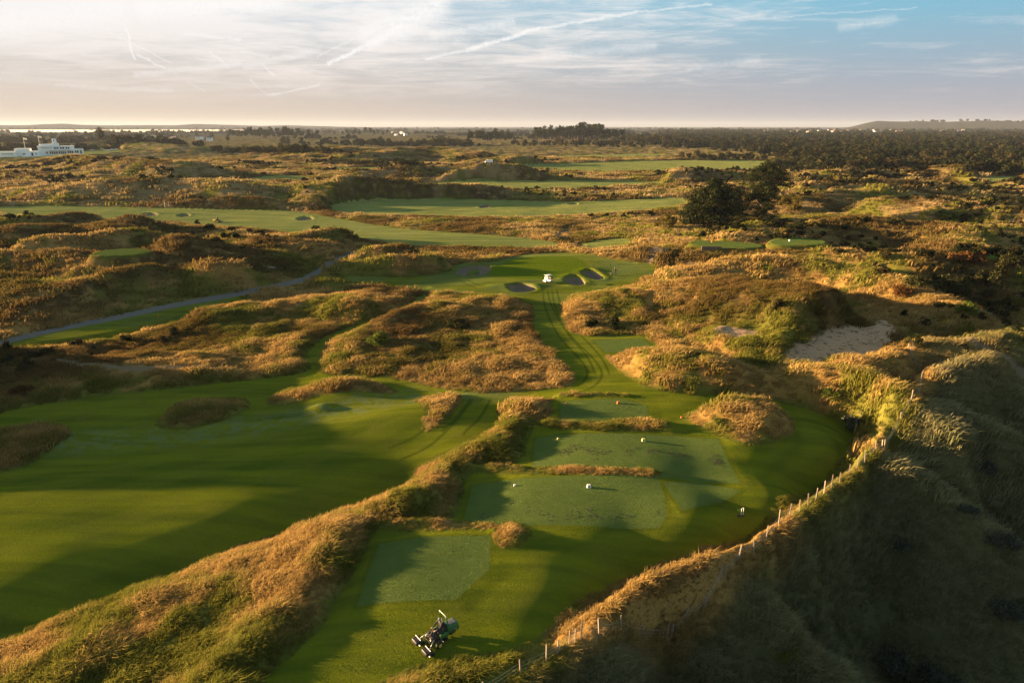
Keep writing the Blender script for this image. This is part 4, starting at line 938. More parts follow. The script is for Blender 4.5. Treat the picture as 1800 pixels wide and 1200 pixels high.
def build_far_trees():
    protos = {k: [copyable(k, s) for s in (1, 2, 3)] for k in ('pine', 'round', 'bush')}; used = {k: [False]*3 for k in protos}
    rn = random.Random(5)
    for (u0, u1, vb, vt, n, kind, lb) in BELTS:
        for i in range(n):
            u = u0 + (u1-u0)*(i + rn.uniform(.1, .9))/n; v = vb + rn.uniform(-1.8, 1.2); p = at(u, v)
            if math.hypot(p[0], p[1]) > 2600: p = ray_at(u, v, -2); p = (p[0], p[1], gz(p[0], p[1]))
            s = px_scale(p); h = (v - vt + rn.uniform(-4.5, 1.5)*(vb-vt)/22)*s; k = rn.randrange(3)
            if used[kind][k]: o = copy_tree(protos[kind][k])
            else: o = protos[kind][k]; used[kind][k] = True
            o.location = (p[0], p[1], p[2]-.2); sc = h/9.8; h *= rn.choice([.72, .85, .95, 1.05, 1.12])*(.72 + .28*math.sin(math.pi*(i+.5)/n)); sc = h/9.8; wf = rn.uniform(.8, 1.15) if kind == 'pine' else rn.uniform(.8, 1.25); o.scale = (sc*wf, sc*wf, sc); o.rotation_euler = (0, 0, rn.uniform(0, 6.28))
            tag(o, lb, 'tree', lb.split(' ', 1)[1] + ' group')
    o = copy_tree(protos['round'][0]); p = at(178, 249); s = px_scale(p); o.location = p; sc = 25*s/9; o.scale = (sc*.8, sc*.8, sc); o['label'] = 'lone tall pale tree rising above the wood right of the clubhouse'; del o['group']
    for u, v, hp, lb in [(16, 262, 14, 'left one of two leafy trees at the left end of clubhouse'), (30, 261, 11, 'right one of two leafy trees at the left end of clubhouse'), (375, 268, 13, 'left of the pair of dark bushes on the far plain'), (386, 269, 15, 'right of the pair of dark bushes on the far plain')]:
        o = copy_tree(protos['round'][1]); p = at(u, v); s = px_scale(p); o.location = p; sc = hp*s/9; o.scale = (sc,)*3; o['label'] = lb
        if 'group' in o: del o['group']
build_far_trees()

def build_scrub():
    """woods and scrub nobody could count"""
    def src(nm, kind, seed, m, k):
        if kind == 'round': rn = random.Random(seed); cl = [(q*math.cos(a), q*math.sin(a), rn.uniform(.25, .75 - q*.5), .26, .26, .2) for q, a in [(rn.uniform(0, .45), rn.uniform(0, 6.28)) for _ in range(9)]]
        V, F = leaves(cl, k, .16, seed); o = obj_mesh(nm, V, F, M[m], smooth=False); COL.objects.unlink(o); return o
    srcs = [src('scrub_source', 'round', i, 'scrub', 44) for i in range(6)]
    def put(name, lb, xs, ys, sc, cat='scrub'):
        z0 = np.zeros(len(xs)); o = scatter(name, xs, ys, zbilin(xs, ys) - .06*sc, sc, srcs, extra=(z0, z0, z0)); tag(o, lb, cat, kind='stuff'); print(name, len(xs))
    # right hand scrub wood
    n = int(26000); rr = 330*np.exp(rng.random(n)*math.log(4200/330)); aa = R(12) + rng.random(n)*R(34)
    x = rr*np.sin(aa); y = rr*np.cos(aa); Z = plan(x, y); deg = np.degrees(aa)
    vlim = 440 + 500*sst(-deg, -27, -15) + 140*fbm(x, y, 120, 2, 14)
    lim2 = np.where(deg > 28, 500 + 160*fbm(x, y, 90, 2, 16), vlim)
    den = sst(rr, lim2, lim2*1.35)*np.clip(.15 + 2.2*np.clip(fbm(x, y, 90, 3, 15)+.22, 0, 1), 0, 1) 
    k = (rng.random(n) < den) & (Z['mown'] < -3)
    x, y, rr = x[k], y[k], rr[k]
    put('scrub_woodland', 'dark scrub woodland covering the far right plain', x, y, (2.4 + 8.0*rng.random(len(x))**2.2)*(1 + rr/2600))
    # the wooded plain to the horizon
    n = 22000; rr = 1000*np.exp(rng.random(n)*math.log(7500/1000)); aa = (rng.random(n)*2-1)*R(44)
    x = rr*np.sin(aa); y = rr*np.cos(aa)
    k = (fbm(x*.5, y, 420, 3, 18) + .22*rng.random(n) > .30); x, y, rr = x[k], y[k], rr[k]
    put('distant_woods', 'hazy distant woods and hedgerows of the plain below the skyline', x, y, (4 + 9*rng.random(len(x))**2)*(1 + rr/6000), 'woods')
    # heather and bramble patches on the dunes
    n = 95000; rr = np.sqrt(rng.random(n)*(640**2-70**2) + 70**2); aa = (rng.random(n)*2-1)*R(43); x = rr*np.sin(aa); y = rr*np.cos(aa); Z = plan(x, y)
    f = fbm(x, y*1.3, 46, 3, 19) + .35*sst(aa, .18, .5)*sst(rr, 120, 200)
    hx, hy = [], []
    k = (f > .24) & (Z['mown'] < -2.0) & (Z['path'] < -2) & (Z['blow'] < -2) & (rng.random(n) < .16 + .5*(f - .24))
    x, y, rr = x[k], y[k], rr[k]
    # the long hedge of scrub under the high tees
    P = col3(wline([(1370, 444), (1420, 441), (1500, 446), (1590, 455), (1640, 470), (1700, 485), (1780, 492)], 2)); t = rng.random(260); i = (t*(len(P)-1)).astype(int)
    hx = P[i, 0] + rng.normal(0, 2.2, 260); hy = P[i, 1] + rng.normal(0, 2.4, 260)
    x = np.concatenate([x, hx]); y = np.concatenate([y, hy]); rr = np.hypot(x, y)
    put('heather_and_bramble', 'low dark heather and bramble patches over the dunes', x, y, (.5 + 1.2*rng.random(len(x))**2)*(1 + rr/420), 'scrub')
build_scrub()

# ------------------------------------------------------------------ post fence
def build_fence():
    lo = at(FENCE[18][0], FENCE[18][1]+8)
    o = thing('post_fence', 'weathered wooden post and wire fence along the dune edge right of the tees', 'fence', (lo[0], lo[1], lo[2]))
    rn = random.Random(3); base = Vector(o.location); tops = []; protos = None
    P = []
    for i, (u, v) in enumerate(FENCE):
        x, y = ray_at(u, v + 10, .9); x, y = (x, y); z = gz(x, y); P.append((x, y, z))
        if i in (5, 9, 12, 28): P.append((x + .35, y + .15, gz(x+.35, y+.15)))
    for (u, v) in [(1618, 672), (1613, 655), (1607, 640), (1600, 625), (1596, 612)]:
        x, y, z = at(u, v); P.append((x, y, z))
    P.sort(key=lambda p: p[1]); last = None
    for (x, y, z) in P:
        bm = NB(); h = rn.uniform(1.0, 1.3); w = rn.uniform(.075, .11)
        q = Matrix.Rotation(rn.uniform(-.07, .07), 3, 'X') @ Matrix.Rotation(rn.uniform(-.09, .09), 3, 'Y') @ Matrix.Rotation(rn.uniform(0, 3), 3, 'Z')
        bx(bm, q @ Vector((0, 0, h/2 - .15)), (w, w*.8, h + .3), q, .012)
        p = part('post', M['timber'], o, bm=bm); p.location = Vector((x, y, z)) - base
        tops.append((Vector((x, y, z)) - base, q, h))
    for hgt in (.28, .55, .8):
        bm = NB()
        for i in range(len(tops)-1):
            a, qa, _ = tops[i]; b, qb, _ = tops[i+1]
            if (a-b).length > 9: continue
            A = a + qa @ Vector((0, 0, hgt)); B = b + qb @ Vector((0, 0, hgt)); mid = (A+B)/2 - Vector((0, 0, .04))
            cyl(bm, A, mid, .007, n=4, caps=False); cyl(bm, mid, B, .007, n=4, caps=False)
        part('wire', M['wire'], o, bm=bm)
    # short run of stakes farther down the valley
    x0, y0, z0 = at(1700, 560); o2 = thing('stake_fence', 'short row of pale stakes on the shaded path below the round bush', 'fence', (x0, y0, z0)); pos = []
    for u, v in [(1708, 558), (1714, 556), (1722, 557), (1732, 559), (1741, 561), (1675, 578), (1646, 590), (1664, 586)]:
        x, y, z = at(u, v); bm = NB(); cyl(bm, (0, 0, -.3), (rn.uniform(-.1, .1), 0, 1.2), .05, .04, 6); p = part('post', M['timber'], o2, bm=bm); p.location = (x-x0, y-y0, z-z0); pos.append(Vector((x-x0, y-y0, z-z0+.9)))
    bm = NB()
    for a, b in zip(pos[:4], pos[1:5]): cyl(bm, a, b, .008, n=4)
    part('wire', M['wire'], o2, bm=bm)
build_fence()

# ------------------------------------------------------------------ people
def skin_body(name, joints, edges, rad, m, parent=None, sub=2):
    me = bpy.data.meshes.new(name); me.from_pydata(joints, edges, []); o = bpy.data.objects.new(name, me); COL.objects.link(o)
    md = o.modifiers.new('skin', 'SKIN'); 
    if not me.skin_vertices: 
        bm = bmesh.new(); bm.from_mesh(me); bm.verts.layers.skin.verify(); bm.to_mesh(me); bm.free()
    for i, r in enumerate(rad):
        me.skin_vertices[0].data[i].radius = (r, r) if not isinstance(r, tuple) else r; me.skin_vertices[0].data[i].use_root = (i == 0)
    o.modifiers.new('sub', 'SUBSURF').levels = sub; o.modifiers['sub'].render_levels = sub
    dg = bpy.context.evaluated_depsgraph_get(); e = o.evaluated_get(dg); m2 = bpy.data.meshes.new_from_object(e); o.modifiers.clear(); o.data = m2
    m2.polygons.foreach_set('use_smooth', [True]*len(m2.polygons)); m2.materials.clear(); m2.materials.append(m); o.parent = parent; return o
def hand(bm_unused, wrist, dirv, side, parent, name='hand'):
    """palm with five fingers, as one skinned mesh"""
    d = Vector(dirv).normalized(); s = d.cross(Vector((0, 0, 1))); s = (s if s.length > .1 else Vector((1, 0, 0))).normalized()*side; n = s.cross(d)
    J = [Vector(wrist), Vector(wrist) + d*.05, Vector(wrist) + d*.085]; E = [(0, 1), (1, 2)]; Rr = [.024, (.036), (.034)]
    for k, (off, ln) in enumerate([(-.03, .062), (-.01, .072), (.011, .068), (.03, .054)]):
        a = Vector(wrist) + d*.10 + s*off; b = a + d*ln*.55 - n*.012; c = b + d*ln*.3 - n*.03; i = len(J); J += [a, b, c]; E += [(2, i), (i, i+1), (i+1, i+2)]; Rr += [.0095, .0085, .0075]
    a = Vector(wrist) + d*.045 - s*.035; b = a + d*.03 - s*.022; c = b + d*.028; i = len(J); J += [a, b, c]; E += [(1, i), (i, i+1), (i+1, i+2)]; Rr += [.012, .010, .009]
    return skin_body(name, [tuple(j) for j in J], E, Rr, M['skin'], parent, 1)
def head(parent, c, face, m_hair, cap=True):
    """head with nose, ears, eyes and mouth, turned to `face`"""
    bm = NB(); sph(bm, (0, 0, 0), .105, (.80, .95, 1.15), 3)
    for v in bm.verts:
        if v.co.z < -.03: v.co.x *= .86; v.co.y *= .92
        if v.co.y < -.07 and abs(v.co.x) < .02 and -.03 < v.co.z < .025: v.co.y -= .022
    sph(bm, (.086, .01, 0), .022, (.5, 1, 1.5), 1); sph(bm, (-.086, .01, 0), .022, (.5, 1, 1.5), 1); cyl(bm, (0, .02, -.2), (0, .01, -.06), .055, .05, 10)
    h = part('head', M['skin'], parent, bm=bm, smooth=True); h.location = c; h.rotation_euler = (0, 0, face)
    bm = NB(); sph(bm, (.032, -.088, .012), .011, (1.2, .5, .7), 1); sph(bm, (-.032, -.088, .012), .011, (1.2, .5, .7), 1); part('eyes', M['black'], h, bm=bm)
    bm = NB(); bx(bm, (0, -.09, -.052), (.042, .008, .008), None, .003); part('mouth', M['redp'], h, bm=bm)
    bm = NB(); bmesh.ops.create_uvsphere(bm, u_segments=16, v_segments=10, radius=.112, matrix=Matrix.Translation((0, .006, .02)) @ Matrix.Diagonal((.84, 1, 1.02, 1)))
    bmesh.ops.delete(bm, geom=[v for v in bm.verts if v.co.z < .03 - (.07 if v.co.y > .03 else 0)], context='VERTS')
    if cap: bx(bm, (0, -.135, .036), (.13, .10, .012), None, .005)
    part('cap' if cap else 'hair', m_hair, h, bm=bm, smooth=False); return h
def person_walking(label, loc, rz):
    o = thing('person', label, 'person', loc, rz)
    # facing -Y locally; mid stride, leaning a little forward
    J = [(0, 0, .93), (0, -.03, 1.12), (0, -.07, 1.36), (0, -.09, 1.50),
         (.10, 0, .88), (.10, -.22, .50), (.10, -.30, .09), (-.10, .02, .88), (-.10, .10, .50), (-.10, .36, .14),
         (.19, -.06, 1.42), (.25, .10, 1.15), (.24, .16, .92), (-.19, -.07, 1.42), (-.26, -.14, 1.15), (-.23, -.34, .98)]
    E = [(0, 1), (1, 2), (2, 3), (0, 4), (4, 5), (5, 6), (0, 7), (7, 8), (8, 9), (2, 10), (10, 11), (11, 12), (2, 13), (13, 14), (14, 15)]
    Rr = [.14, .135, .15, .06, .095, .065, .045, .095, .065, .045, .07, .05, .036, .07, .05, .036]
    skin_body('clothed_body', J, E, Rr, M['cloth'], o)
    head(o, (0, -.13, 1.645), 0, M['black'], True); hand(None, (.24, .17, .91), (0, .1, -1), 1, o); hand(None, (-.23, -.35, .97), (0, -.5, -.8), -1, o)
    for x, y, a, z in ((.10, -.36, .0, .05), (-.10, .33, .55, .09)):
        bm = NB(); bx(bm, (0, 0, 0), (.10, .27, .09), Matrix.Rotation(a, 3, 'X'), .03); s = part('shoe', M['black'], o, bm=bm); s.location = (x, y, z)
    return o
def build_walker():
    p = at(1081, 484); person_walking('person in black walking on the shaded grass right of the green', (p[0], p[1], p[2]), R(-60))
    bag = thing('golf_bag', 'dark golf bag lying low at the feet of the walking person', 'golf bag', (p[0]-.55, p[1]-.2, gz(p[0]-.55, p[1]-.2)), .4)
    bm = NB(); cyl(bm, (0, 0, .16), (.0, .75, .42), .13, .14, 14); part('bag_body', M['black'], bag, bm=bm, smooth=True)
    bm = NB(); [cyl(bm, (dx, .73, .42), (dx*1.6, .98, .52), .008, n=5) for dx in (-.06, 0, .06)]; part('club_shafts', M['steel'], bag, bm=bm)
    bm = NB(); cyl(bm, (-.15, .55, .34), (-.22, .62, 0), .012, n=6); cyl(bm, (.15, .55, .34), (.22, .62, 0), .012, n=6); part('stand_legs', M['steel'], bag, bm=bm)
build_walker()

# ------------------------------------------------------------------ machines
def wheel(parent, x, y, r, w, rim, hub='rim'):
    bm = NB(); bmesh.ops.create_cone(bm, cap_ends=True, segments=24, radius1=r, radius2=r, depth=w, matrix=Matrix.Rotation(math.pi/2, 4, 'Y'))
    bmesh.ops.bevel(bm, geom=[e for e in bm.edges if len(e.link_faces) == 2 and any(len(f.verts) > 6 for f in e.link_faces)], offset=min(w, r)*.22, segments=3, affect='EDGES')
    t = part('wheel', M['tyre'], parent, bm=bm, smooth=False); t.location = (x, y, r)
    bm = NB(); bmesh.ops.create_cone(bm, cap_ends=True, segments=18, radius1=r*.55, radius2=r*.5, depth=w*1.06, matrix=Matrix.Rotation(math.pi/2, 4, 'Y')); sph(bm, (w*.5, 0, 0), r*.16, (1, 1, 1), 1); sph(bm, (-w*.5, 0, 0), r*.16, (1, 1, 1), 1)
    part(hub, rim, t, bm=bm); return t
def build_mower():
    a = Vector(ray_at(747, 1138, 0) + (0,)); b = Vector(ray_at(797, 1112, 0) + (0,)); c = a.lerp(b, .5)
    d = (a - b); rz = math.atan2(d.x, -d.y)     # local -Y is forward
    o = thing('ride_on_mower', 'green and black ride on greens mower parked on the nearest lawn', 'mower', (c.x, c.y, gz(c.x, c.y)+.02), rz, sc=.86)
    bm = NB(); bx(bm, (0, .2, .42), (.62, 1.9, .14), None, .03); bx(bm, (0, -.55, .52), (.75, .75, .07), None, .02); cyl(bm, (-.62, -.35, .30), (.62, -.35, .30), .05); part('chassis', M['black'], o, bm=bm)
    for s in (-1, 1): wheel(o, .60*s, -.35, .27, .24, M['yellow'])
    wheel(o, 0, 1.0, .25, .24, M['yellow'])
    bm = NB(); bx(bm, (0, .92, .78), (.82, .95, .52), None, .10, taper=(.80, .86)); part('engine_hood', M['green'], o, bm=bm, smooth=True)
    bm = NB(); bx(bm, (0, .95, 1.045), (.46, .52, .03), None, .01)
    for k in range(6): bx(bm, (0, .75 + .08*k, 1.066), (.40, .02, .014))
    part('radiator_screen', M['slate'], o, bm=bm)
    bm = NB(); bx(bm, (.405, 1.05, .70), (.02, .22, .07), None, .006); bx(bm, (-.405, 1.05, .70), (.02, .22, .07), None, .006); part('badge', M['steel'], o, bm=bm)
    bm = NB(); bx(bm, (.40, .15, .62), (.20, .62, .28), None, .06); bx(bm, (-.40, .15, .62), (.20, .62, .28), None, .06); part('fender', M['green'], o, bm=bm, smooth=True)
    bm = NB(); bx(bm, (0, .10, .72), (.50, .48, .12), None, .05); bx(bm, (0, .36, 1.0), (.48, .12, .52), Matrix.Rotation(R(-8), 3, 'X'), .05); bx(bm, (.29, .12, .90), (.07, .34, .05), None, .02); bx(bm, (-.29, .12, .90), (.07, .34, .05), None, .02); part('seat', M['seat'], o, bm=bm, smooth=True)
    bm = NB(); tube(bm, [(.36, .48, .55), (.36, .48, 1.35), (.36, .30, 2.0)], .032); tube(bm, [(-.36, .48, .55), (-.36, .48, 1.35), (-.36, .30, 2.0)], .032); cyl(bm, (-.36, .30, 2.0), (.36, .30, 2.0), .032); part('roll_bar', M['green'], o, bm=bm, smooth=True)
    bm = NB(); cyl(bm, (-.30, .297, 2.036), (.30, .297, 2.036), .014, n=8); cyl(bm, (.36, .335, 1.88), (.36, .30, 2.03), .037, n=8); cyl(bm, (-.36, .335, 1.88), (-.36, .30, 2.03), .037, n=8); part('roll_bar_cap', M['white'], o, bm=bm)
    bm = NB(); tube(bm, [(0, -.75, .50), (0, -.62, .82), (0, -.50, .98)], .04); part('steering_column', M['black'], o, bm=bm)
    bm = NB(); ring = [(.17*math.cos(t_*math.pi/8), -.46 + .15*math.sin(t_*math.pi/8), 1.0 - .08*math.sin(t_*math.pi/8)) for t_ in range(17)]; tube(bm, ring, .013, 6); cyl(bm, ring[0], ring[8], .01, n=5); part('steering_wheel', M['black'], o, bm=bm, smooth=True)
    # lift arms and three reel units with grass catchers
    for nm, x, y in (('cutting_unit', -.62, -1.12), ('cutting_unit', .62, -1.12), ('cutting_unit', 0, .28)):
        zz = .22; r = part(nm, M['black'], o, bm=(lambda bm: (cyl(bm, (-.33, 0, zz-.08), (.33, 0, zz-.08), .085, n=12), bx(bm, (.35, 0, zz-.05), (.03, .34, .22), None, .01), bx(bm, (-.35, 0, zz-.05), (.03, .34, .22), None, .01), bx(bm, (0, .1, zz), (.66, .12, .06), None, .02), bm)[-1])(NB())); r.location = (x, y, 0)
        bm = NB(); cyl(bm, (-.33, .17, .06), (.33, .17, .06), .04, n=10); cyl(bm, (-.33, -.17, .05), (.33, -.17, .05), .035, n=10); part('roller', M['steel'], r, bm=bm)
    for s in (-1, 1):
        bm = NB(); tube(bm, [(.22*s, -.42, .50), (.45*s, -.75, .62), (.62*s, -1.08, .34)], .032); part('lift_arm', M['steel'], o, bm=bm, smooth=True)
        bm = NB(); bx(bm, (.62*s, -1.42, .26), (.62, .34, .24), Matrix.Rotation(R(-6), 3, 'X'), .04, taper=(1.0, .8)); part('grass_box', M['black'], o, bm=bm, smooth=True)
        bm = NB(); cyl(bm, (.62*s-.33, -1.24, .46), (.62*s+.33, -1.24, .46), .022, n=8); part('guard_rail', M['white'], o, bm=bm)
        bm = NB(); cyl(bm, (.30*s, -.86, .66), (.30*s, -.80, .66), .055, n=12); part('headlight', M['cream'], o, bm=bm)
    # driver
    w = Matrix.Translation(o.location) @ Matrix.Rotation(rz, 4, 'Z') @ Matrix.Scale(.86, 4)
    dr = thing('person', 'mower driver in black clothes and grey cap sitting on the green mower', 'person', w @ Vector((0, .10, 0)), rz, sc=.90)
    J = [(0, .06, .90), (0, .07, 1.08), (0, .04, 1.30), (0, .01, 1.42), (.10, -.02, .87), (.14, -.42, .90), (.13, -.62, .60), (-.10, -.02, .87), (-.14, -.42, .90), (-.13, -.62, .60),
         (.20, .04, 1.36), (.27, -.16, 1.16), (.18, -.42, 1.08), (-.20, .04, 1.36), (-.27, -.16, 1.16), (-.18, -.42, 1.08)]
    E = [(0, 1), (1, 2), (2, 3), (0, 4), (4, 5), (5, 6), (0, 7), (7, 8), (8, 9), (2, 10), (10, 11), (11, 12), (2, 13), (13, 14), (14, 15)]
    Rr = [.15, .14, .155, .06, .10, .075, .055, .10, .075, .055, .075, .055, .04, .075, .055, .04]
    skin_body('clothed_body', J, E, Rr, M['cloth'], dr); head(dr, (0, -.03, 1.565), R(18), M['cap'])
    hand(None, (.175, -.44, 1.075), (-.1, -1, -.1), 1, dr); hand(None, (-.175, -.44, 1.075), (.1, -1, -.1), -1, dr)
    for s in (-1, 1): bm = NB(); bx(bm, (.13*s, -.70, .55 + .06), (.10, .28, .10), None, .03); part('boot', M['bark'], dr, bm=bm, smooth=True)
build_mower()

def build_cart():
    p = at(963, 497); o = thing('golf_cart', 'white golf cart parked at the front of the green between bunkers', 'golf cart', (p[0], p[1], p[2]+.02), R(-52), sc=.82)
    for x in (-.5, .5):
        for y in (-.82, .80): wheel(o, x, y, .23, .20, M['steel'])
    bm = NB(); bx(bm, (0, -.85, .58), (1.14, .62, .36), None, .12, taper=(.86, .62)); bx(bm, (0, .72, .58), (1.14, .80, .34), None, .10, taper=(.92, .9)); bx(bm, (0, -.1, .33), (1.10, 1.30, .12), None, .04); part('body', M['white'], o, bm=bm, smooth=True)
    bm = NB(); bx(bm, (0, .35, .78), (1.0, .46, .14), None, .05); bx(bm, (0, .62, 1.05), (1.0, .10, .38), None, .04); part('seat', M['seat'], o, bm=bm, smooth=True)
    bm = NB()
    for x in (-.5, .5): cyl(bm, (x, -.70, .70), (x*.94, -.42, 1.78), .02, n=8); cyl(bm, (x, .78, .70), (x*.94, .74, 1.78), .02, n=8)
    part('roof_posts', M['black'], o, bm=bm)
    bm = NB(); bx(bm, (0, .14, 1.81), (1.16, 1.55, .07), None, .03); part('roof', M['white'], o, bm=bm, smooth=True)
    bm = NB(); bx(bm, (0, -.585, 1.17), (.94, .012, .66), Matrix.Rotation(R(-14), 3, 'X')); part('windscreen', M['cream'], o, bm=bm)
    bm = NB(); tube(bm, [(-.25, -.55, .75), (-.25, -.30, 1.02)], .02); ring = [(-.25+.15*math.cos(k*math.pi/6), -.28+.06*math.sin(k*math.pi/6), 1.03+.13*math.sin(k*math.pi/6)) for k in range(13)]; tube(bm, ring, .012, 5); part('steering_wheel', M['black'], o, bm=bm)
    bm = NB(); cyl(bm, (-.22, 1.02, .50), (-.22, 1.16, 1.22), .13, .14, 12); cyl(bm, (.22, 1.02, .50), (.22, 1.16, 1.22), .13, .14, 12); part('golf_bags', M['black'], o, bm=bm)
    for x in (-.36, .36): bm = NB(); sph(bm, (x, -1.15, .60), .06, (1, .5, 1), 2); part('headlight', M['glass'], o, bm=bm)
build_cart()
def build_far_mower():
    p = at(382, 391); o = thing('utility_mower', 'small dark mower crossing the pale far fairway at left', 'mower', (p[0], p[1], p[2]), R(75))
    for x, y, r in ((-.6, -.6, .38), (.6, -.6, .38), (-.5, .9, .28), (.5, .9, .28)): wheel(o, x, y, r, .25, M['yellow'])
    bm = NB(); bx(bm, (0, .8, .8), (.8, 1.1, .5), None, .1); part('engine_hood', M['yellow'], o, bm=bm); bm = NB(); bx(bm, (0, 0, .5), (.8, 2.2, .2), None, .04); bx(bm, (0, -.1, .95), (.5, .5, .5), None, .06); part('seat_and_deck', M['black'], o, bm=bm)
    bm = NB(); tube(bm, [(-.45, .3, .6), (-.45, .3, 1.9), (.45, .3, 1.9), (.45, .3, .6)], .04); part('roll_bar', M['black'], o, bm=bm)
    for x in (-1.0, 0, 1.0): bm = NB(); cyl(bm, (x-.4, -1.25, .2), (x+.4, -1.25, .2), .13, n=10); bx(bm, (x, -1.25, .36), (.85, .3, .05)); part('cutting_unit', M['black'], o, bm=bm)
    d = thing('person', 'dark clothed driver on the small mower on the far fairway', 'person', Matrix.Translation(o.location) @ Matrix.Rotation(R(75), 4, 'Z') @ Vector((0, -.05, 0)), R(75))
    J = [(0, 0, 1.25), (0, 0, 1.5), (0, -.03, 1.72), (.12, -.4, 1.2), (.12, -.55, .75), (-.12, -.4, 1.2), (-.12, -.55, .75), (.22, -.1, 1.6), (.18, -.45, 1.4), (-.22, -.1, 1.6), (-.18, -.45, 1.4)]
    skin_body('clothed_body', J, [(0, 1), (1, 2), (0, 3), (3, 4), (0, 5), (5, 6), (2, 7), (7, 8), (2, 9), (9, 10)], [.14, .15, .12, .08, .06, .08, .06, .07, .045, .07, .045], M['cloth'], d, 1); head(d, (0, -.05, 1.93), 0, M['black'])
build_far_mower()

# ------------------------------------------------------------------ tee furniture
def build_tee_things():
    def marker(u, v, m, lb, sc=1.0):
        p = at(u, v); o = thing('tee_marker', lb, 'tee marker', (p[0], p[1], p[2]), R(8), sc=sc)
        bm = NB(); bx(bm, (0, 0, .13), (.34, .26, .26), None, .03, taper=(.78, .7)); part('block', m, o, bm=bm, smooth=False); bm = NB(); bx(bm, (0, -.122, .13), (.16, .012, .10), Matrix.Rotation(R(-14), 3, 'X')); part('plate', M['slate'], o, bm=bm)
    marker(905, 854, M['white'], 'small white tee marker at left on the second nearest tee', .62); marker(1035, 857, M['white'], 'larger white tee marker at right on the second nearest tee')
    marker(981, 773, M['yellp'], 'small cream tee marker at left on the third tee', .62); marker(1131, 776, M['yellp'], 'cream yellow tee marker at right on the third tee')
    marker(1087, 710, M['orangep'], 'orange tee marker on the fourth tee by the grassy bank'); marker(996, 710, M['redp'], 'tiny red tee marker at left on the fourth tee', .5)
    marker(1388, 424, M['white'], 'white marker on the rounded high tee below the pines', 1.3); marker(1252, 426, M['orangep'], 'orange marker on the long high tee below the pines', 1.2)
    marker(1198, 735, M['orangep'], 'small orange marker on the lawn just left of the oval grass island', .6)
    p = at(1301, 908); o = thing('bag_stand', 'small metal bag stand on the lawn near the post fence', 'bag stand', p, R(15))
    bm = NB(); [cyl(bm, (x, 0, 0), (x, 0, .62), .018, n=8) for x in (-.24, -.08)]; part('dark_uprights', M['green'], o, bm=bm)
    bm = NB(); tube(bm, [(.06, 0, 0), (.06, 0, .60), (.24, 0, .66), (.24, 0, 0)], .022); part('white_hoop', M['white'], o, bm=bm); bm = NB(); bx(bm, (0, 0, .02), (.6, .3, .04), None, .01); part('base_plate', M['earth'], o, bm=bm)
    for (u, v, lb) in [(278, 559, 'orange stake in the mown grass beside the long ditch'), (430, 524, 'orange stake at the right end of the long ditch')]:
        p = at(u, v); o = thing('marker_stake', lb, 'stake', p); bm = NB(); cyl(bm, (0, 0, -.1), (.02, 0, .8), .05, .045, 8); part('shaft', M['orangep'], o, bm=bm); bm = NB(); cyl(bm, (.02, 0, .8), (.022, 0, .9), .052, .01, 8); part('tip', M['redp'], o, bm=bm)
    p = at(478, 474); o = thing('notice_board', 'flat white notice board low on the shaded rough above the path', 'sign', p, R(5))
    bm = NB(); bx(bm, (0, 0, .42), (1.25, .9, .05), Matrix.Rotation(R(-20), 3, 'X'), .01); part('board', M['white'], o, bm=bm); bm = NB(); cyl(bm, (-.4, 0, -.2), (-.4, 0, .4), .04, n=6); cyl(bm, (.4, 0, -.2), (.4, 0, .4), .04, n=6); part('legs', M['timber'], o, bm=bm)
    for (u, v, lb) in [(290, 364, 'left of the two thin white poles beyond the far left fairway'), (297, 364, 'right of the two thin white poles beyond the far left fairway'), (974, 338, 'thin white pole on the far track at centre')]:
        p = at(u, v); o = thing('marker_pole', lb, 'pole', p); bm = NB(); cyl(bm, (0, 0, -.2), (0, 0, 2.0), .07, .06, 8); part('shaft', M['white'], o, bm=bm); bm = NB(); cyl(bm, (0, 0, 2.0), (0, 0, 2.15), .075, .02, 8); part('tip', M['redp'], o, bm=bm)
    # concrete culvert in the burn
    p = at(1010, 432); o = thing('culvert', 'small pale concrete culvert where the ditch meets the fairway', 'culvert', (p[0], p[1], p[2]+.25), R(10))
    bm = NB(); bx(bm, (-1.3, 0, .1), (.5, .5, 1.0), None, .04); bx(bm, (1.3, 0, .1), (.5, .5, 1.0), None, .04); bx(bm, (0, 0, .5), (2.1, .5, .22), None, .03); part('headwall', M['conc'], o, bm=bm); bm = NB(); bx(bm, (0, .1, 0), (2.1, .2, .75)); part('opening_shade', M['black'], o, bm=bm)  # solid black block paints the dark inside of the culvert
    # wooden sleepers below the long high tee
    p = at(1250, 441); o = thing('retaining_sleepers', 'dark timber edging below the long high tee', 'sleepers', p, R(-2))
    bm = NB(); [bx(bm, (0, -.01*k, .2 + .31*k), (4.2, .25, .29), None, .02) for k in range(3)]; part('boards', M['bark'], o, bm=bm)
    # divots and worm casts
    V = []; F = []; rn = random.Random(9)
    def divot(x, y, s):
        z = gz(x, y) + .012; k = len(V); a0 = rn.random()*3; n = 6
        for i in range(n): a = a0 + i*6.283/n; q = s*rn.uniform(.7, 1.2); V.append((x + q*math.cos(a)*1.5, y + q*math.sin(a), z))
        V.append((x, y, z + .02)); F.extend([(k+i, k+(i+1) % n, k+n) for i in range(n)])
    def field(P, n, band, s0=.03, s1=.07):
        P = np.array(P); c = 0
        while c < n:
            x = rn.uniform(P[:, 0].min(), P[:, 0].max()); y = rn.uniform(P[:, 1].min(), P[:, 1].max())
            if sdf_poly(np.array([x]), np.array([y]), P)[0] > .5 and (fbm(np.array([x]), np.array([y]), 2.2, 2, 33)[0] + band(x, y) > 0): divot(x, y, rn.uniform(s0, s1)); c += 1
    Y3 = W_TEES[2][0][:, 1].mean(); Y2 = W_TEES[1][0][:, 1].mean()
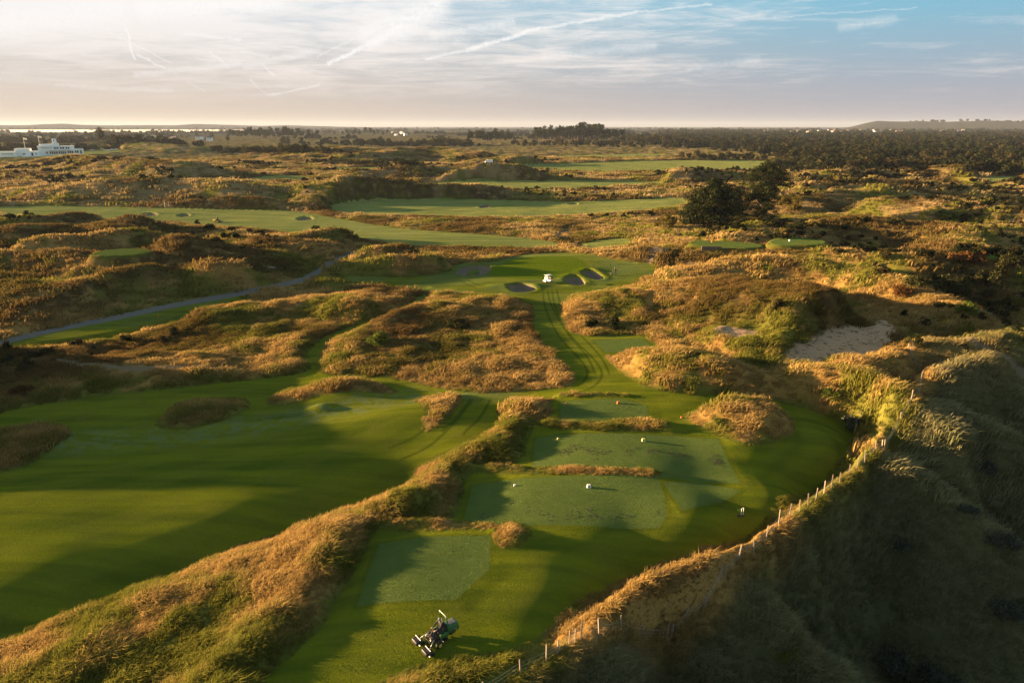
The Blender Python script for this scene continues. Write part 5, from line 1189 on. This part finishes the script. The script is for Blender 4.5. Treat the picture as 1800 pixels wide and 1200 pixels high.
    field(W_TEES[2][0], 330, lambda x, y: -.0 - .25*abs(y - Y3 - .0)); field(W_TEES[1][0], 120, lambda x, y: -.05 - .2*abs(y - Y2 + .8)); field(W_TEES[3][0], 60, lambda x, y: .05 - .15*abs(y - W_TEES[3][0][:, 1].mean())); field(W_TEES[0][0], 14, lambda x, y: 0)
    o = part('divots', M['earth'], None, V=V, F=F); tag(o, 'small dark divots scattered over the tees', 'divots', kind='stuff')
build_tee_things()

# ------------------------------------------------------------------ clubhouse, cars, houses
def build_clubhouse():
    A = Vector(ray_at(2, 277, -2.2) + (0,)); B = Vector(ray_at(146, 269.5, .8) + (0,)); d = B - A; rz = math.atan2(d.y, d.x); s = d.length/144
    o = thing('clubhouse', 'long white art deco clubhouse with square tower at the far left', 'building', (A.x, A.y, -2.6), rz)
    hs = px_scale((A.x, A.y, 0))
    zl = lambda u: (277 - (u-2)*7.5/144)     # base line v at u
    def zof(u, v): return (zl(u) - v)*hs*1.02 + (u-2)/144*3.0 + .4
    def blk(name, m, u0, u1, vt, vb, y0, y1, bev=.25):
        um = (u0+u1)/2; z1 = zof(um, vt); z0 = zof(um, vb) if vb else -3.5
        bm = NB(); bx(bm, (((u0+u1)/2-2)*s, (y0+y1)/2, (z0+z1)/2), ((u1-u0)*s, y1-y0, z1-z0), None, bev); return part(name, m, o, bm=bm)
    blk('low_wing', M['white'], 0, 30, 267, 0, -1, 9); blk('left_block', M['white'], 26, 52, 262, 0, 1.5, 15); blk('entrance_block', M['white'], 50.5, 68, 266.5, 0, 3, 16)
    mb = blk('main_block', M['white'], 66, 128, 258.4, 0, 4.5, 19); rw = blk('right_wing', M['white'], 84, 145, 262.6, 0, 1.2, 15); blk('terrace', M['white'], 40, 76, 274.3, 0, -6, 3)
    blk('upper_lounge', M['white'], 68, 102, 254.5, 259, 8, 15); tw = blk('tower', M['white'], 92.3, 99.3, 245.2, 256, 9, 13); blk('tower_base', M['white'], 90, 102.5, 252.8, 259, 7.5, 14)
    blk('cornice', M['white'], 65, 129, 257.6, 258.6, 3.9, 19.6, .1); blk('balcony', M['white'], 84, 126, 263.4, 264.2, -.6, 1.4, .1)
    def win(u0, u1, vt, vb, y, n, parent_name='window'):
        w = (u1-u0)/n
        for i in range(n):
            a = u0 + i*w + w*.12; b = u0 + (i+1)*w - w*.12; f = blk(parent_name, M['white'], a - .1, b + .1, vt-.15, vb+.15, y-.10, y+.1, 0); g = blk('pane', M['glass'], a, b, vt, vb, y-.14, y-.02, 0); g.parent = f
    win(94, 103, 259.5, 262.6, 4.4, 2); win(104.5, 113.5, 259.4, 262.5, 4.4, 2); win(115, 122.5, 259.3, 262.3, 4.4, 2); win(72, 91, 260.6, 261.7, 4.4, 6)
    win(86, 101, 266.8, 271.0, 1.1, 4); win(102, 116, 266.4, 270.6, 1.1, 4); win(118, 129, 265.5, 269.6, 1.1, 3); win(131, 139, 265, 269, 1.1, 2); win(78.5, 83, 267.5, 270.3, 4.4, 2); win(39, 44, 270, 272.3, 1.4, 2); win(4, 24, 270.5, 271.6, -1.1, 9); win(60.5, 63.5, 269.5, 272, 2.9, 1); win(94.5, 97, 247.5, 249.5, 8.9, 1)
    blk('door', M['glass'], 53.5, 57, 268.8, 275.4, 2.9, 3.1, 0); blk('door', M['glass'], 141, 144, 264.6, 270.2, 1.1, 1.3, 0)
    for (u, v, lb) in [(38.5, 262, 'left one of two white flagpoles behind the clubhouse'), (65, 259, 'right one of two white flagpoles behind the clubhouse')]:
        base = Vector((A.x, A.y, 0)) + d*((u-2)/144) + Vector((-math.sin(rz), math.cos(rz), 0))*24; g0 = gz(base.x, base.y); f = thing('flagpole', lb, 'flagpole', (base.x, base.y, g0), rz)
        H = 18.5 if u < 50 else 20; bm = NB(); cyl(bm, (0, 0, 0), (0, 0, H), .14, .07, 8); part('pole', M['white'], f, bm=bm)
        bm = NB(); r_ = bmesh.ops.create_grid(bm, x_segments=8, y_segments=4, size=.5)
        for v_ in bm.verts: x, y = v_.co.x + .5, v_.co.y; v_.co = Vector((x*3.2, .3*math.sin(x*5), H - 1.2 + y*1.8 - .6*x))
        q = part('flag', M['cream'], f, bm=bm); sd = q.modifiers.new('cloth', 'SOLIDIFY'); sd.thickness = .03
build_clubhouse()
def make_car(label, loc, rz, m, group):
    o = thing('parked_car', label, 'car', loc, rz, group); bm = NB(); bx(bm, (0, 0, .62), (4.3, 1.75, .62), None, .14); part('body', m, o, bm=bm, smooth=True)
    bm = NB(); bx(bm, (-.2, 0, 1.15), (2.5, 1.55, .58), None, .08, taper=(.72, .86)); part('cabin', M['glass'], o, bm=bm); bm = NB(); bx(bm, (-.2, 0, 1.455), (1.7, 1.3, .05), None, .02); part('roof', m, o, bm=bm)
    for x in (-1.35, 1.35):
        for y in (-.85, .85): bm = NB(); cyl(bm, (x, y-.1, .33), (x, y+.1, .33), .33, n=14); part('wheel', M['tyre'], o, bm=bm)
    return o
def build_cars_and_houses():
    first = None
    for i, (u, v, rz, lb) in enumerate([(162, 265, .3, 'white car parked alone just right of the clubhouse'), (186, 265.5, .1, 'leftmost white car of the row right of the clubhouse'), (191, 265.3, 1.0, 'second white car from the left in the parked row'), (197, 264, .2, 'small white car in the middle of the parked row'),
        (201, 262.5, .0, 'white car at the foot of the grey viewing stand'), (205.5, 263.5, .8, 'rightmost white car of the row right of the clubhouse')]):
        p = at(u, v); o = make_car(lb, (0, 0, 0), 0, M['white'], 'cars parked beside the clubhouse') if first is None else copy_tree(first)
        first = first or o; o.location = p; o.rotation_euler = (0, 0, rz); o['label'] = lb
    p = at(203, 260); o = thing('viewing_stand', 'grey scaffold viewing stand above the parked white cars', 'stand', p, .3)
    bm = NB(); [bx(bm, (0, k*.9, .6 + k*.8), (6.5, .8, .12)) for k in range(5)]; part('steps', M['slate'], o, bm=bm); bm = NB(); [cyl(bm, (x, y, -.3), (x, y, .6+y*.88), .07, n=6) for x in (-3, 0, 3) for y in (0, 1.8, 3.6)]; bx(bm, (0, 4.2, 4.2), (6.5, .1, 1.6)); part('frame', M['steel'], o, bm=bm)
    p = at(860, 288); v = thing('white_van', 'white van seen above the golden ridge at centre', 'van', p, .1)
    bm = NB(); bx(bm, (.3, 0, 1.25), (3.6, 1.9, 1.7), None, .15); bx(bm, (-1.9, 0, .9), (1.1, 1.85, 1.0), None, .2); part('body', M['white'], v, bm=bm); bm = NB(); bx(bm, (-1.62, 0, 1.55), (.5, 1.7, .55), None, .1); part('windscreen', M['glass'], v, bm=bm)
    for x in (-1.6, 1.4):
        for y in (-.9, .9): bm = NB(); cyl(bm, (x, y-.1, .36), (x, y+.1, .36), .36, n=14); part('wheel', M['tyre'], v, bm=bm)
    def house(name, lb, cat, loc, rz, w, dpt, h, m, rf, group=None):
        o = thing(name, lb, cat, loc, rz, group); bm = NB(); bx(bm, (0, 0, h/2-.5), (w, dpt, h+1)); wl = part('wall', m, o, bm=bm); rh = dpt*.38
        V_ = [(-w/2-.4, -dpt/2-.4, h), (w/2+.4, -dpt/2-.4, h), (w/2+.4, dpt/2+.4, h), (-w/2-.4, dpt/2+.4, h), (-w/2+.1, 0, h+rh), (w/2-.1, 0, h+rh)]
        r_ = part('roof', rf, o, V=V_, F=[(0, 1, 5, 4), (2, 3, 4, 5), (3, 0, 4), (1, 2, 5), (3, 2, 1, 0)]); bm = NB(); bx(bm, (w*.3, 0, h+rh), (.9, .9, 1.8)); part('chimney', M['brick'], r_, bm=bm)
        for k in range(3):
            for y_ in (h*.3, h*.72): bm = NB(); bx(bm, (-w*.3 + k*w*.3, -dpt/2-.03, y_), (w*.13, .08, h*.2)); part('window', M['glass'], o, bm=bm)
        return o
    p = at(1363, 285); sh = thing('greenkeeper_shelter', 'small white walled shelter with tan roof at the far edge of the fairway', 'shelter', p, .2)
    bm = NB(); bx(bm, (0, 0, 1.0), (3.6, 2.4, 2.2), None, .05); part('wall', M['white'], sh, bm=bm); bm = NB(); bx(bm, (0, 0, 2.25), (4.4, 3.2, .3), None, .05, taper=(.8, .5)); part('roof', M['brick'], sh, bm=bm); bm = NB(); bx(bm, (.6, -1.22, .9), (.9, .06, 1.8)); part('door', M['bark'], sh, bm=bm)
    protos = [house('village_house', 'x', 'house', (0, 0, 0), 0, 11, 8, 5.6, M['white'], M['slate']), house('village_house', 'x', 'house', (0, 0, 0), 0, 9, 8, 5.2, M['cream'], M['roof']), house('village_house', 'x', 'house', (0, 0, 0), 0, 13, 8, 5, M['brick'], M['roof'])]
    used = [0, 0, 0]; rn = random.Random(12)
    for i in range(48):
        zone = i % 8
        if zone < 6: u = rn.uniform(1340, 1700); v = 233; lb = 'small pale house of the far village on the right skyline'; gp = 'houses of the far right village'
        elif zone == 6: u = rn.uniform(690, 760); v = rn.uniform(233, 238); lb = 'small house glimpsed among trees at the centre skyline'; gp = 'houses at the centre skyline'
        else: u = rn.uniform(270, 370); v = rn.uniform(243, 249); lb = 'small white house among the trees on the left plain'; gp = 'houses on the left plain'
        x, y = ray_at(u, v, -1.0); q_ = (rn.uniform(2500, 4300)/math.hypot(x, y)) if zone < 6 else 1.0; x *= q_; y *= q_; k = rn.choice([0, 0, 1, 2]); o = protos[k] if not used[k] else copy_tree(protos[k]); used[k] = 1
        f = 1.0; o.location = (x, y, gz(x, y) + (7 if zone < 6 else 1)); o.rotation_euler = (0, 0, rn.uniform(-.6, .6)); o.scale = (f, f, f); o['label'] = lb; o['group'] = gp
build_cars_and_houses()
